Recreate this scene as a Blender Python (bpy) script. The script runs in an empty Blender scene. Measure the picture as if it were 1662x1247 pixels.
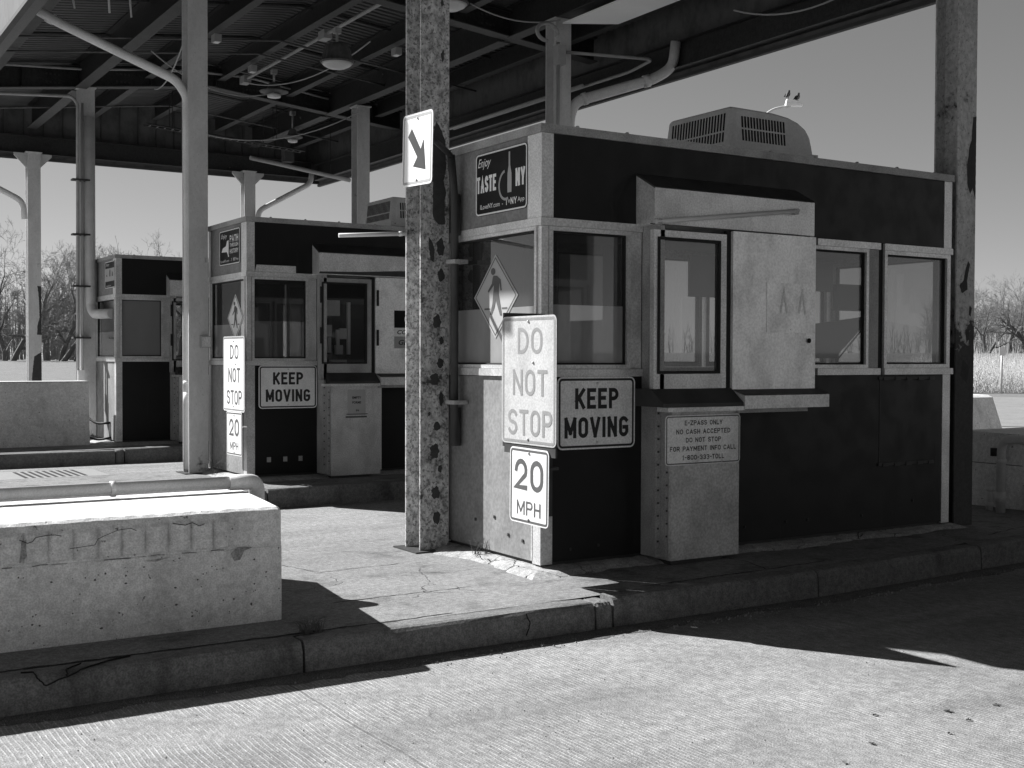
import bpy, bmesh, math, random
from mathutils import Vector, Matrix
from math import sin, cos, pi, radians, atan2, sqrt

random.seed(7)
S = bpy.context.scene
COL = S.collection

# ------------------------------------------------------------------ camera
cam = bpy.data.cameras.new("camera")
cam.sensor_width = 36.0
cam.lens = 36.0 * 1955.8 / 1662.0
cam.clip_start = 0.1
cam.clip_end = 3000.0
co = bpy.data.objects.new("camera", cam)
COL.objects.link(co)
_yaw, _pit, _rol = radians(57.8887), radians(-1.2725), radians(-0.18865)
_f = Vector((cos(_yaw) * cos(_pit), sin(_yaw) * cos(_pit), sin(_pit)))
_r = Vector((sin(_yaw), -cos(_yaw), 0.0))
_d = _f.cross(_r)
_r2 = _r * cos(_rol) + _d * sin(_rol)
_d2 = _d * cos(_rol) - _r * sin(_rol)
co.matrix_world = Matrix(((_r2.x, -_d2.x, -_f.x, 0.0), (_r2.y, -_d2.y, -_f.y, 0.0),
                          (_r2.z, -_d2.z, -_f.z, 1.72), (0, 0, 0, 1)))
S.camera = co

# ------------------------------------------------------------------ sky and sun
SUN = Vector((0.645, -1.068, -1.0)).normalized()
W = bpy.data.worlds.new("World")
S.world = W
W.use_nodes = True
wn = W.node_tree
sky = wn.nodes.new("ShaderNodeTexSky")
sky.sky_type = 'NISHITA'
sky.sun_disc = False
sky.sun_elevation = radians(38.7)
sky.sun_rotation = atan2(-0.645, 1.068)
sky.air_density = 1.0
sky.dust_density = 0.25
sky.ozone_density = 1.0
sep = wn.nodes.new("ShaderNodeSeparateColor")
wn.links.new(sky.outputs[0], sep.inputs[0])
mixr = wn.nodes.new("ShaderNodeMath"); mixr.operation = 'MULTIPLY'; mixr.inputs[1].default_value = 0.95
mixg = wn.nodes.new("ShaderNodeMath"); mixg.operation = 'MULTIPLY_ADD'; mixg.inputs[1].default_value = 0.05
wn.links.new(sep.outputs[0], mixr.inputs[0])
wn.links.new(sep.outputs[1], mixg.inputs[0])
wn.links.new(mixr.outputs[0], mixg.inputs[2])
bg = wn.nodes["Background"]
# black-and-white film response of the sky: softened contrast between horizon and zenith
pw = wn.nodes.new("ShaderNodeMath"); pw.operation = 'POWER'; pw.inputs[1].default_value = 0.80
wn.links.new(mixg.outputs[0], pw.inputs[0])
wn.links.new(pw.outputs[0], bg.inputs[0])
bg.inputs[1].default_value = 0.050

sl = bpy.data.lights.new("sun", 'SUN')
sl.energy = 4.3
sl.angle = radians(0.53)
sl.color = (1.0, 1.0, 1.0)
so = bpy.data.objects.new("sun", sl)
COL.objects.link(so)
so.rotation_euler = SUN.to_track_quat('-Z', 'Y').to_euler()
so.location = (-10, 20, 20)

S.render.engine = 'CYCLES'
S.view_settings.view_transform = 'Standard'
S.view_settings.look = 'None'
S.view_settings.exposure = 1.30
S.view_settings.gamma = 1.0
S.cycles.max_bounces = 8
S.cycles.diffuse_bounces = 4
S.cycles.transparent_max_bounces = 12


# ------------------------------------------------------------------ materials
class NB:
    def __init__(self, name):
        self.m = bpy.data.materials.new(name)
        self.m.use_nodes = True
        self.t = self.m.node_tree
        self.p = self.t.nodes["Principled BSDF"]
        self.out = self.t.nodes["Material Output"]
        tc = self.n("ShaderNodeTexCoord")
        oi = self.n("ShaderNodeObjectInfo")
        a = self.n("ShaderNodeVectorMath"); a.operation = 'SCALE'
        a.inputs[0].default_value = (23.0, 41.0, 17.0)
        self.l(oi.outputs["Random"], a.inputs["Scale"])
        b = self.n("ShaderNodeVectorMath"); b.operation = 'ADD'
        self.l(tc.outputs["Object"], b.inputs[0])
        self.l(a.outputs[0], b.inputs[1])
        self.raw = tc.outputs["Object"]
        self.vec = b.outputs[0]

    def n(self, k):
        return self.t.nodes.new(k)

    def l(self, a, b):
        self.t.links.new(a, b)

    def noise(self, scale, detail=6, stretch=(1, 1, 1), rough=0.55, raw=False):
        mp = self.n("ShaderNodeMapping")
        mp.inputs["Scale"].default_value = stretch
        self.l(self.raw if raw else self.vec, mp.inputs["Vector"])
        t = self.n("ShaderNodeTexNoise")
        t.inputs["Scale"].default_value = scale
        t.inputs["Detail"].default_value = detail
        t.inputs["Roughness"].default_value = rough
        self.l(mp.outputs[0], t.inputs["Vector"])
        return t.outputs[0]

    def math(self, op, a, b=None, c=None, clamp=False):
        m = self.n("ShaderNodeMath"); m.operation = op; m.use_clamp = clamp
        for i, v in enumerate((a, b, c)):
            if v is None:
                continue
            if isinstance(v, (int, float)):
                m.inputs[i].default_value = v
            else:
                self.l(v, m.inputs[i])
        return m.outputs[0]

    def ramp(self, x, lo, hi, a=0.0, b=1.0):
        r = self.n("ShaderNodeMapRange")
        r.interpolation_type = 'SMOOTHSTEP'
        self.l(x, r.inputs[0])
        r.inputs[1].default_value = lo; r.inputs[2].default_value = hi
        r.inputs[3].default_value = a; r.inputs[4].default_value = b
        return r.outputs[0]

    def mix(self, f, a, b):
        # scalar lerp
        r = self.n("ShaderNodeMix"); r.data_type = 'FLOAT'
        for k, v in ((0, f), (2, a), (3, b)):
            if isinstance(v, (int, float)):
                r.inputs[k].default_value = v
            else:
                self.l(v, r.inputs[k])
        return r.outputs[0]

    def grey(self, v):
        c = self.n("ShaderNodeCombineColor")
        for i in range(3):
            self.l(v, c.inputs[i])
        self.l(c.outputs[0], self.p.inputs["Base Color"])

    def bump(self, h, strength=0.3, dist=0.01):
        b = self.n("ShaderNodeBump")
        b.inputs["Strength"].default_value = strength
        b.inputs["Distance"].default_value = dist
        self.l(h, b.inputs["Height"])
        self.l(b.outputs[0], self.p.inputs["Normal"])


def plain(name, v, rough=0.6, var=0.25, scale=6.0, metal=0.0, stretch=(1, 1, 1), spec=0.4,
          fine=0.0, bump=0.0, streak=0.0, spots=0.0, spot_v=0.03):
    """painted / metal / stone surface: broad mottling, fine grain, vertical streaks, chips"""
    b = NB(name)
    c = b.math('MULTIPLY_ADD', b.noise(scale, 6, stretch), 2 * var * v, v * (1 - var))
    if fine:
        c = b.math('MULTIPLY', c, b.ramp(b.noise(scale * 18, 3), 0.3, 0.7, 1 - 1.6 * fine, 1 + 1.6 * fine))
    if streak:
        s = b.ramp(b.noise(3.2, 8, (1, 1, 0.7), 0.68), 0.42, 0.68)
        c = b.math('MULTIPLY', c, b.math('MULTIPLY_ADD', s, -streak, 1.0))
        s = b.ramp(b.noise(7.0, 6, (1.3, 1.3, 0.22), 0.65), 0.60, 0.74)
        c = b.math('MULTIPLY', c, b.math('MULTIPLY_ADD', s, -0.5 * streak, 1.0))
    if spots:
        s = b.ramp(b.noise(26.0, 3), 0.80 - spots, 0.83 - spots)
        c = b.mix(s, c, spot_v)
    b.grey(c)
    r = b.math('MULTIPLY_ADD', b.noise(scale * 2, 3), 0.25, rough - 0.12, clamp=True)
    b.l(r, b.p.inputs["Roughness"])
    b.p.inputs["Metallic"].default_value = metal
    b.p.inputs["Specular IOR Level"].default_value = spec
    if bump:
        b.bump(b.noise(scale * 12, 5), bump, 0.01)
    return b.m


def rusty(name, paint, rust, lo, hi, scale=4.0, low_z=None, mott=0.2):
    """old painted steel with peeled, rusted patches; more of them towards low_z"""
    b = NB(name)
    base = b.math('MULTIPLY_ADD', b.noise(5, 5, (1, 1, 0.4)), 0.5 * paint, paint * 0.75)
    base = b.math('MULTIPLY', base, b.ramp(b.noise(24, 8, (1, 1, 0.7), 0.75), 0.30, 0.72, 1 + 0.7 * mott, 1 - 1.6 * mott))
    speck = b.ramp(b.noise(48, 3), 0.66 - 0.25 * mott, 0.72 - 0.25 * mott)
    base = b.mix(b.math('MULTIPLY', speck, min(0.85, 0.35 + mott)), base, paint * 0.22)
    n = b.math('MULTIPLY_ADD', b.noise(scale * 5, 4), 0.28, b.math('MULTIPLY', b.noise(scale, 4), 0.72))
    if low_z is not None:
        sx = b.n("ShaderNodeSeparateXYZ")
        b.l(b.raw, sx.inputs[0])
        g = b.ramp(sx.outputs[2], low_z[0], low_z[1], low_z[2], 0.0)
        n = b.math('ADD', n, g)
    msk = b.ramp(n, lo, hi)
    halo = b.ramp(n, lo - 0.07, lo)
    base = b.math('MULTIPLY', base, b.math('MULTIPLY_ADD', halo, -0.45, 1.0))
    rv = b.math('MULTIPLY_ADD', b.noise(40, 3), rust, rust * 0.6)
    b.grey(b.mix(msk, base, rv))
    b.l(b.mix(msk, 0.45, 0.9), b.p.inputs["Roughness"])
    b.bump(b.math('MULTIPLY_ADD', msk, -1.0, b.math('MULTIPLY', b.noise(70, 3), 0.35)), 0.5, 0.006)
    return b.m


def enamel(name, v):
    b = NB(name)
    c = b.math('MULTIPLY_ADD', b.noise(1.8, 5), 0.5 * v, v * 0.75)
    run = b.ramp(b.noise(6.0, 6, (1.5, 1.5, 0.10), 0.6), 0.60, 0.78)
    c = b.math('MULTIPLY_ADD', run, 0.010, c)
    sc = b.ramp(b.noise(14, 6, (0.35, 1, 2.2), 0.7), 0.66, 0.74)
    c = b.math('MULTIPLY_ADD', b.math('MULTIPLY', sc, b.ramp(b.noise(1.5, 2), 0.5, 0.62)), 0.05, c)
    b.grey(c)
    b.l(b.ramp(b.noise(5, 5), 0.35, 0.65, 0.42, 0.54), b.p.inputs["Roughness"])
    b.p.inputs["Specular IOR Level"].default_value = 0.25
    b.bump(b.noise(0.9, 2), 0.25, 0.02)
    return b.m


def concrete(name, v, crack=0.0, stain=0.3, rough=0.9, bump=0.4, pits=0.0, grain=1.0):
    b = NB(name)
    c = b.math('MULTIPLY_ADD', b.noise(1.3, 6), 0.5 * v, 0.75 * v)
    c = b.math('MULTIPLY', c, b.math('MULTIPLY_ADD', b.noise(9, 6), 0.4, 0.8))
    c = b.math('MULTIPLY', c, b.ramp(b.noise(110, 3), 0.3, 0.7, 1 - 0.28 * grain, 1 + 0.28 * grain))
    c = b.math('MULTIPLY', c, b.ramp(b.noise(28, 5), 0.3, 0.7, 1 - 0.2 * grain, 1 + 0.18 * grain))
    st = b.ramp(b.noise(3.5, 6, (1, 1, 0.35)), 0.5, 0.75)
    c = b.math('MULTIPLY', c, b.math('MULTIPLY_ADD', st, -stain, 1.0))
    h = b.math('MULTIPLY', b.noise(60, 4), 0.5)
    if pits:
        p = b.ramp(b.noise(30, 2), 0.73 - pits, 0.76 - pits)
        c = b.mix(p, c, v * 0.3)
        h = b.math('MULTIPLY_ADD', p, -1.0, h)
    if crack:
        mp = b.n("ShaderNodeVectorMath"); mp.operation = 'ADD'
        nz = b.n("ShaderNodeTexNoise"); nz.inputs["Scale"].default_value = 2.2; nz.inputs["Detail"].default_value = 5
        b.l(b.raw, nz.inputs["Vector"])
        sc = b.n("ShaderNodeVectorMath"); sc.operation = 'SCALE'; sc.inputs["Scale"].default_value = 0.55
        b.l(nz.outputs[1], sc.inputs[0])
        b.l(b.raw, mp.inputs[0]); b.l(sc.outputs[0], mp.inputs[1])
        v1 = b.n("ShaderNodeTexVoronoi"); v1.feature = 'DISTANCE_TO_EDGE'
        v1.inputs["Scale"].default_value = crack
        b.l(mp.outputs[0], v1.inputs["Vector"])
        k = b.ramp(v1.outputs[0], 0.0, 0.006 * crack, 1.0, 0.0)
        k = b.math('MULTIPLY', k, b.ramp(b.noise(1.1, 3), 0.45, 0.6))
        c = b.mix(k, c, v * 0.12)
        h = b.math('MULTIPLY_ADD', k, -2.0, h)
    b.grey(c)
    b.p.inputs["Roughness"].default_value = rough
    b.p.inputs["Specular IOR Level"].default_value = 0.25
    b.bump(h, bump, 0.008)
    return b.m


def road_material(name, v, tine):
    """concrete lane with transverse tined grooves and worn wheel paths"""
    b = NB(name)
    sx = b.n("ShaderNodeSeparateXYZ"); b.l(b.raw, sx.inputs[0])
    wob = b.math('MULTIPLY_ADD', b.noise(0.9, 3, raw=True), 0.10, sx.outputs[0])
    ph = b.math('MULTIPLY', wob, 2 * pi / tine)
    g = b.math('SINE', ph)
    g = b.ramp(g, 0.30, 0.9)
    worn = b.ramp(b.noise(1.1, 5, (1.0, 1.6, 1), raw=True), 0.36, 0.56)
    brk = b.ramp(b.noise(16, 3, (1, 0.35, 1), raw=True), 0.30, 0.55)
    gm = b.math('MULTIPLY', b.math('MULTIPLY', g, worn), brk)
    c = b.math('MULTIPLY_ADD', b.noise(0.8, 6, raw=True), 0.5 * v, 0.75 * v)
    c = b.math('MULTIPLY', c, b.math('MULTIPLY_ADD', b.noise(3.5, 6, raw=True), 0.5, 0.75))
    c = b.math('MULTIPLY', c, b.ramp(b.noise(130, 3, raw=True), 0.3, 0.7, 0.55, 1.45))
    c = b.math('MULTIPLY', c, b.ramp(b.noise(24, 5, (1, 0.6, 1), raw=True), 0.3, 0.7, 0.80, 1.2))
    trk = b.ramp(b.noise(0.7, 4, (0.12, 1.4, 1), raw=True), 0.45, 0.62)
    c = b.math('MULTIPLY', c, b.math('MULTIPLY_ADD', trk, -0.28, 1.06))
    lt = b.ramp(b.noise(95, 2, (1, 0.3, 1), raw=True), 0.62, 0.7)
    c = b.math('MULTIPLY_ADD', b.math('MULTIPLY', lt, worn), 0.16, c)
    c = b.math('MULTIPLY', c, b.math('MULTIPLY_ADD', gm, 0.50, 0.84))
    # transverse joints every 6.1 m
    jx = b.math('ABSOLUTE', b.math('SUBTRACT', b.math('FRACT', b.math('MULTIPLY_ADD', wob, 1 / 6.1, 0.105)), 0.5))
    j = b.ramp(jx, 0.0, 0.0016, 1.0, 0.0)
    c = b.mix(b.math('MULTIPLY', j, 0.5), c, v * 0.2)
    oil = b.ramp(b.noise(0.55, 5, (0.45, 1.5, 1), raw=True), 0.52, 0.72)
    c = b.math('MULTIPLY', c, b.math('MULTIPLY_ADD', oil, -0.35, 1.0))
    b.grey(c)
    b.p.inputs["Roughness"].default_value = 0.85
    b.p.inputs["Specular IOR Level"].default_value = 0.3
    h = b.math('MULTIPLY_ADD', gm, 0.9, b.math('MULTIPLY', b.noise(110, 3, raw=True), 0.9))
    b.bump(h, 0.55, 0.006)
    return b.m


def glass(name, dust, dust_v, trans, rough=0.03):
    b = NB(name)
    tr = b.n("ShaderNodeBsdfTransparent"); tr.inputs[0].default_value = (trans, trans, trans, 1)
    df = b.n("ShaderNodeBsdfDiffuse"); df.inputs[0].default_value = (dust_v, dust_v, dust_v, 1)
    gl = b.n("ShaderNodeBsdfGlossy"); gl.inputs["Roughness"].default_value = rough
    gl.inputs[0].default_value = (0.9, 0.9, 0.9, 1)
    ge = b.n("ShaderNodeNewGeometry")
    dt = b.n("ShaderNodeVectorMath"); dt.operation = 'DOT_PRODUCT'
    b.l(ge.outputs["Incoming"], dt.inputs[0]); b.l(ge.outputs["Normal"], dt.inputs[1])
    schlick = b.math('MULTIPLY_ADD', b.math('POWER', b.math('SUBTRACT', 1.0, b.math('ABSOLUTE', dt.outputs["Value"]), clamp=True), 5.0), 0.95, 0.05)
    m1 = b.n("ShaderNodeMixShader"); m2 = b.n("ShaderNodeMixShader")
    d = b.math('MULTIPLY', b.math('MULTIPLY_ADD', b.noise(4, 6, (1, 1, 0.5)), 0.9, 0.55), dust)
    b.l(d, m1.inputs[0]); b.l(tr.outputs[0], m1.inputs[1]); b.l(df.outputs[0], m1.inputs[2])
    b.l(b.math('MULTIPLY', schlick, 1.7, clamp=True), m2.inputs[0])
    b.l(m1.outputs[0], m2.inputs[1]); b.l(gl.outputs[0], m2.inputs[2])
    b.l(m2.outputs[0], b.out.inputs[0])
    return b.m


M = {}
M['road'] = road_material('tined_concrete', 0.245, 0.026)
M['island'] = concrete('island_concrete', 0.20, crack=0.75, stain=0.5, bump=0.5)
M['kerb'] = concrete('kerb_concrete', 0.16, crack=0.0, stain=0.5, bump=0.6)
M['rubble'] = concrete('rubble_concrete', 0.34, crack=3.0, stain=0.4, bump=1.0)
M['barrier'] = concrete('barrier_concrete', 0.68, crack=0.0, stain=0.22, bump=0.5, grain=0.6, pits=0.03)
def fluted_concrete():
    m = concrete('fluted_barrier_concrete', 0.70, crack=0.0, stain=0.22, bump=0.5, pits=0.03, grain=0.6)
    t = m.node_tree
    mk = lambda op, a, b=None, c=None: _mk(t, op, a, b, c)
    def _mk(t, op, *v):
        n = t.nodes.new("ShaderNodeMath"); n.operation = op
        for i, x in enumerate(v):
            if x is None: continue
            if isinstance(x, (int, float)): n.inputs[i].default_value = x
            else: t.links.new(x, n.inputs[i])
        return n.outputs[0]
    tc = t.nodes.new("ShaderNodeTexCoord"); sx = t.nodes.new("ShaderNodeSeparateXYZ")
    t.links.new(tc.outputs["Object"], sx.inputs[0])
    X_, Z_ = sx.outputs[0], sx.outputs[2]
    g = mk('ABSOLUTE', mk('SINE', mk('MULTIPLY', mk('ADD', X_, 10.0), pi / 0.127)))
    groove_shade = mk('POWER', mk('SUBTRACT', 1.0, g), 4.0)  # shading between the flutes, put into the colour as dark stripes
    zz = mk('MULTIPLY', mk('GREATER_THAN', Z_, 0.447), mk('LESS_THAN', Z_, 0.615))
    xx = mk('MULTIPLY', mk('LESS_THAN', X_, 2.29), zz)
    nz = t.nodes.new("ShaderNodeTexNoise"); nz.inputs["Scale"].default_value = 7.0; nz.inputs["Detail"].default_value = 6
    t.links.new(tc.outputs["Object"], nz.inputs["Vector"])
    k = mk('SUBTRACT', 1.0, mk('MULTIPLY', mk('MULTIPLY', groove_shade, xx), mk('MULTIPLY', nz.outputs[0], 0.62)))
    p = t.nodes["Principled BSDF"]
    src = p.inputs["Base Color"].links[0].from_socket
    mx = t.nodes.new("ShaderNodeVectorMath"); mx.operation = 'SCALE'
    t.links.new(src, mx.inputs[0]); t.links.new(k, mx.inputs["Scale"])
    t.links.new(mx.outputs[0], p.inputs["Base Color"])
    return m


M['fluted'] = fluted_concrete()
M['field'] = concrete('dry_grass', 0.17, stain=0.35, bump=0.6)
M['far_pave'] = concrete('far_pavement', 0.22, stain=0.15, bump=0.1)
M['black'] = enamel('black_enamel', 0.010)
M['blackspot'] = enamel('scuffed_black_enamel', 0.013)
M['bluepanel'] = plain('faded_enamel', 0.23, rough=0.66, var=0.3, scale=2.0, spec=0.7, streak=0.3, spots=0.03, spot_v=0.05, fine=0.1)
M['alu'] = plain('weathered_aluminium', 0.68, rough=0.42, metal=0.45, var=0.28, scale=4.0, spec=0.5, streak=0.22, fine=0.1, spots=0.02, spot_v=0.15)
M['aludull'] = plain('dull_aluminium', 0.36, rough=0.55, var=0.3, scale=5.0, spec=0.5, streak=0.3, fine=0.12)
M['panelsheet'] = plain('scuffed_sheet', 0.88, rough=0.42, metal=0.4, var=0.18, scale=3.0, spec=0.5, streak=0.3, fine=0.08, spots=0.035, spot_v=0.2)
M['darksteel'] = plain('dark_steel', 0.045, rough=0.6, var=0.5, scale=6, streak=0.4)
M['rubber'] = plain('black_gasket', 0.012, rough=0.7, var=0.3)
M['col'] = rusty('painted_steel', 0.55, 0.07, 0.70, 0.73, 3.5, (-0.2, 0.6, 0.24), 0.07)
M['colrust'] = rusty('peeling_steel', 0.50, 0.055, 0.655, 0.68, 7.0, (1.0, 5.0, 0.05), 0.45)
M['colr'] = rusty('peeled_steel', 0.48, 0.06, 0.645, 0.66, 3.5, (1.2, 2.2, 0.40), 0.26)
M['scrape'] = plain('rubbed_sheet', 0.62, rough=0.5, var=0.3, scale=20, metal=0.3, fine=0.2)
M['rustpatch'] = plain('bare_rusted_steel', 0.045, rough=0.85, var=0.5, scale=20, fine=0.3)
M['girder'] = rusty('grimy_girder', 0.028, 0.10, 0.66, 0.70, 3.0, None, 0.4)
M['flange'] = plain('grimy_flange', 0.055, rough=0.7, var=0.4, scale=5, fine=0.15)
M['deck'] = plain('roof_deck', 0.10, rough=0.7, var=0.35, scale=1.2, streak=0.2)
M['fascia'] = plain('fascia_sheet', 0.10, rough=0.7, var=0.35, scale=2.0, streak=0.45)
M['pvc'] = plain('white_pipe', 0.62, rough=0.5, var=0.16, scale=6, streak=0.12, fine=0.06)
M['conduit'] = plain('grey_conduit', 0.34, rough=0.5, var=0.3, scale=8)
M['signwhite'] = plain('sign_sheeting', 0.82, rough=0.5, var=0.10, scale=5, spec=0.4, streak=0.12, fine=0.05)
M['signnew'] = plain('clean_sign_sheeting', 0.86, rough=0.45, var=0.04, scale=5, spec=0.4)
M['signdirty'] = plain('weathered_sign_sheeting', 0.82, rough=0.6, var=0.16, scale=4, spec=0.3, streak=0.25, fine=0.08)
M['ink'] = plain('sign_black', 0.022, rough=0.5, var=0.3)
M['inkgrey'] = plain('faded_sign_black', 0.36, rough=0.6, var=0.2, scale=8)
M['inkmid'] = plain('worn_sign_black', 0.09, rough=0.6, var=0.3, scale=12)
M['signfaded'] = plain('sun_faded_sheeting', 0.50, rough=0.6, var=0.14, scale=4, spec=0.3, streak=0.2, fine=0.08)
M['inkfaded'] = plain('sun_faded_black', 0.25, rough=0.6, var=0.2, scale=8, fine=0.1)
M['signblack'] = plain('sign_dark_sheeting', 0.008, rough=0.5, spec=0.15, var=0.2)
M['signyel'] = plain('sign_mid_sheeting', 0.40, rough=0.5, var=0.12, scale=5)
M['acbody'] = plain('aged_plastic_shroud', 0.60, rough=0.55, var=0.14, scale=3, streak=0.12, fine=0.04)
M['dark'] = plain('dark_void', 0.006, rough=0.9, var=0.2)
M['lens'] = plain('frosted_lens', 0.66, rough=0.35, var=0.12, scale=9)
M['shade'] = plain('rusty_shade', 0.10, rough=0.6, var=0.5, scale=14, streak=0.5)
M['soffit'] = plain('white_soffit_board', 0.90, rough=0.6, var=0.08, scale=2)
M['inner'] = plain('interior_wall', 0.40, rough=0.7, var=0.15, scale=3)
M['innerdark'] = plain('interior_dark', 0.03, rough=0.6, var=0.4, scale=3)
M['glass'] = glass('dusty_glass', 0.52, 0.40, 0.7)
M['tint'] = glass('tinted_glass', 0.22, 0.12, 0.12)
M['clear'] = glass('clear_glass', 0.22, 0.34, 0.6)
M['bark'] = plain('bark', 0.12, rough=0.9, var=0.4, scale=3)
M['twig'] = plain('twigs', 0.20, rough=0.9, var=0.3, scale=1)
M['wood'] = plain('far_wood_bark', 0.18, rough=0.9, var=0.4, scale=0.3)
M['reed'] = plain('dry_reed', 0.50, rough=0.8, var=0.35, scale=2)
M['leaf'] = plain('dead_leaf', 0.08, rough=0.9, var=0.4, scale=30)
M['grasst'] = plain('dry_tuft', 0.10, rough=0.9, var=0.4, scale=10)
M['dirt'] = plain('gutter_dirt', 0.12, rough=0.95, var=0.5, scale=9, fine=0.35, bump=0.6, spec=0.1)
M['gravel'] = plain('grit', 0.24, rough=0.9, var=0.6, scale=60)
M['galv'] = plain('galvanised_steel', 0.55, rough=0.4, var=0.15, scale=6)
M['paper'] = plain('taped_paper', 0.42, rough=0.7, var=0.15, scale=10)


# ------------------------------------------------------------------ mesh helpers
class MB:
    def __init__(self):
        self.b = bmesh.new()

    def quad(self, pts):
        vs = [self.b.verts.new(p) for p in pts]
        return self.b.faces.new(vs)

    def box(self, x0, x1, y0, y1, z0, z1):
        if x0 > x1: x0, x1 = x1, x0
        if y0 > y1: y0, y1 = y1, y0
        if z0 > z1: z0, z1 = z1, z0
        v = [self.b.verts.new(p) for p in
             ((x0, y0, z0), (x1, y0, z0), (x1, y1, z0), (x0, y1, z0), (x0, y0, z1), (x1, y0, z1), (x1, y1, z1), (x0, y1, z1))]
        for f in ((3, 2, 1, 0), (4, 5, 6, 7), (0, 1, 5, 4), (1, 2, 6, 5), (2, 3, 7, 6), (3, 0, 4, 7)):
            self.b.faces.new([v[i] for i in f])
        return self

    def prism(self, poly, fn, d):
        """poly: list of 2D points (ccw seen along -d), fn maps (a,b,c) to 3D, extruded c = 0..d"""
        a = [self.b.verts.new(fn(p[0], p[1], 0.0)) for p in poly]
        c = [self.b.verts.new(fn(p[0], p[1], d)) for p in poly]
        n = len(poly)
        self.b.faces.new(a); self.b.faces.new(c[::-1])
        for i in range(n):
            self.b.faces.new((a[i], c[i], c[(i + 1) % n], a[(i + 1) % n]))
        return self

    def tube(self, pts, r, n=8, cap=True):
        pts = [Vector(p) for p in pts]
        rs = r if isinstance(r, (list, tuple)) else [r] * len(pts)
        rings = []
        up = None
        for i, p in enumerate(pts):
            if i == 0: t = pts[1] - pts[0]
            elif i == len(pts) - 1: t = pts[-1] - pts[-2]
            else: t = (pts[i + 1] - p).normalized() + (p - pts[i - 1]).normalized()
            t.normalize()
            if up is None:
                up = Vector((0, 0, 1)) if abs(t.z) < 0.9 else Vector((1, 0, 0))
            s = t.cross(up)
            if s.length < 1e-5:
                s = t.cross(Vector((0, 1, 0.3)))
            s.normalize()
            w = s.cross(t).normalized()
            up = w
            rings.append([self.b.verts.new(p + (s * cos(2 * pi * k / n) + w * sin(2 * pi * k / n)) * rs[i]) for k in range(n)])
        for a, c in zip(rings, rings[1:]):
            for k in range(n):
                f = self.b.faces.new((a[k], a[(k + 1) % n], c[(k + 1) % n], c[k]))
                f.smooth = n > 5
        if cap and n > 3:
            self.b.faces.new(rings[0][::-1]); self.b.faces.new(rings[-1])
        return self

    def lathe(self, prof, c=(0, 0, 0), n=20, fins=0.0):
        c = Vector(c)
        rings = []
        for r, z in prof:
            ring = []
            for k in range(n):
                rr = r * (1 + (fins if k % 2 else 0.0))
                ring.append(self.b.verts.new(c + Vector((rr * cos(2 * pi * k / n), rr * sin(2 * pi * k / n), z))))
            rings.append(ring)
        for a, d in zip(rings, rings[1:]):
            for k in range(n):
                f = self.b.faces.new((a[k], a[(k + 1) % n], d[(k + 1) % n], d[k]))
                f.smooth = not fins
        self.b.faces.new(rings[0][::-1]); self.b.faces.new(rings[-1])
        return self

    def build(self, name, mat, parent=None, loc=(0, 0, 0), rot=0.0, bevel=0.0, recalc=True, smooth=False):
        if bevel:
            es = [e for e in self.b.edges if len(e.link_faces) == 2 and e.calc_face_angle(0) > 0.6]
            bmesh.ops.bevel(self.b, geom=es, offset=bevel, segments=2, profile=0.6, affect='EDGES')
        if recalc:
            bmesh.ops.recalc_face_normals(self.b, faces=self.b.faces[:])
        me = bpy.data.meshes.new(name)
        self.b.to_mesh(me); self.b.free()
        if smooth:
            me.polygons.foreach_set("use_smooth", [True] * len(me.polygons))
        o = bpy.data.objects.new(name, me)
        me.materials.append(M[mat] if isinstance(mat, str) else mat)
        COL.objects.link(o)
        o.location = loc
        o.rotation_euler = (0, 0, rot)
        if parent: o.parent = parent
        return o


def tag(o, label=None, cat=None, group=None, kind=None):
    if label: o['label'] = label
    if cat: o['category'] = cat
    if group: o['group'] = group
    if kind: o['kind'] = kind
    return o


def thing(name, label, cat, loc=(0, 0, 0), rot=0.0, group=None):
    o = bpy.data.objects.new(name, None)
    o.empty_display_size = 0.3
    COL.objects.link(o)
    o.location = loc
    o.rotation_euler = (0, 0, rot)
    return tag(o, label, cat, group)


def arc(pts, rad, seg=5):
    """round the corners of a polyline"""
    pts = [Vector(p) for p in pts]
    out = [pts[0]]
    for a, b, c in zip(pts, pts[1:], pts[2:]):
        u = (a - b).normalized(); v = (c - b).normalized()
        r = min(rad, (a - b).length * 0.45, (c - b).length * 0.45)
        p, q = b + u * r, b + v * r
        for i in range(seg + 1):
            t = i / seg
            out.append(p * (1 - t) ** 2 + b * 2 * t * (1 - t) + q * t * t)
    out.append(pts[-1])
    return out


def rrect(w, h, r, n=5, cx=0.0, cz=0.0):
    out = []
    for (sx, sz, a0) in ((1, 1, 0), (-1, 1, 90), (-1, -1, 180), (1, -1, 270)):
        for i in range(n + 1):
            a = radians(a0 + 90 * i / n)
            out.append((cx + sx * (w / 2 - r) + r * cos(a), cz + sz * (h / 2 - r) + r * sin(a)))
    return out


FRONT = lambda a, b, c: (a, c, b)     # sign plane: x right, z up, front faces -y


def ring(mb, outer, inner, y0, y1):
    """flat frame between two outlines with the same vertex count"""
    n = len(outer)
    vo0 = [mb.b.verts.new((p[0], y0, p[1])) for p in outer]
    vi0 = [mb.b.verts.new((p[0], y0, p[1])) for p in inner]
    vo1 = [mb.b.verts.new((p[0], y1, p[1])) for p in outer]
    vi1 = [mb.b.verts.new((p[0], y1, p[1])) for p in inner]
    for i in range(n):
        j = (i + 1) % n
        mb.b.faces.new((vo0[i], vo0[j], vi0[j], vi0[i]))
        mb.b.faces.new((vo1[j], vo1[i], vi1[i], vi1[j]))
        mb.b.faces.new((vo0[j], vo0[i], vo1[i], vo1[j]))
        mb.b.faces.new((vi0[i], vi0[j], vi1[j], vi1[i]))


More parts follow.
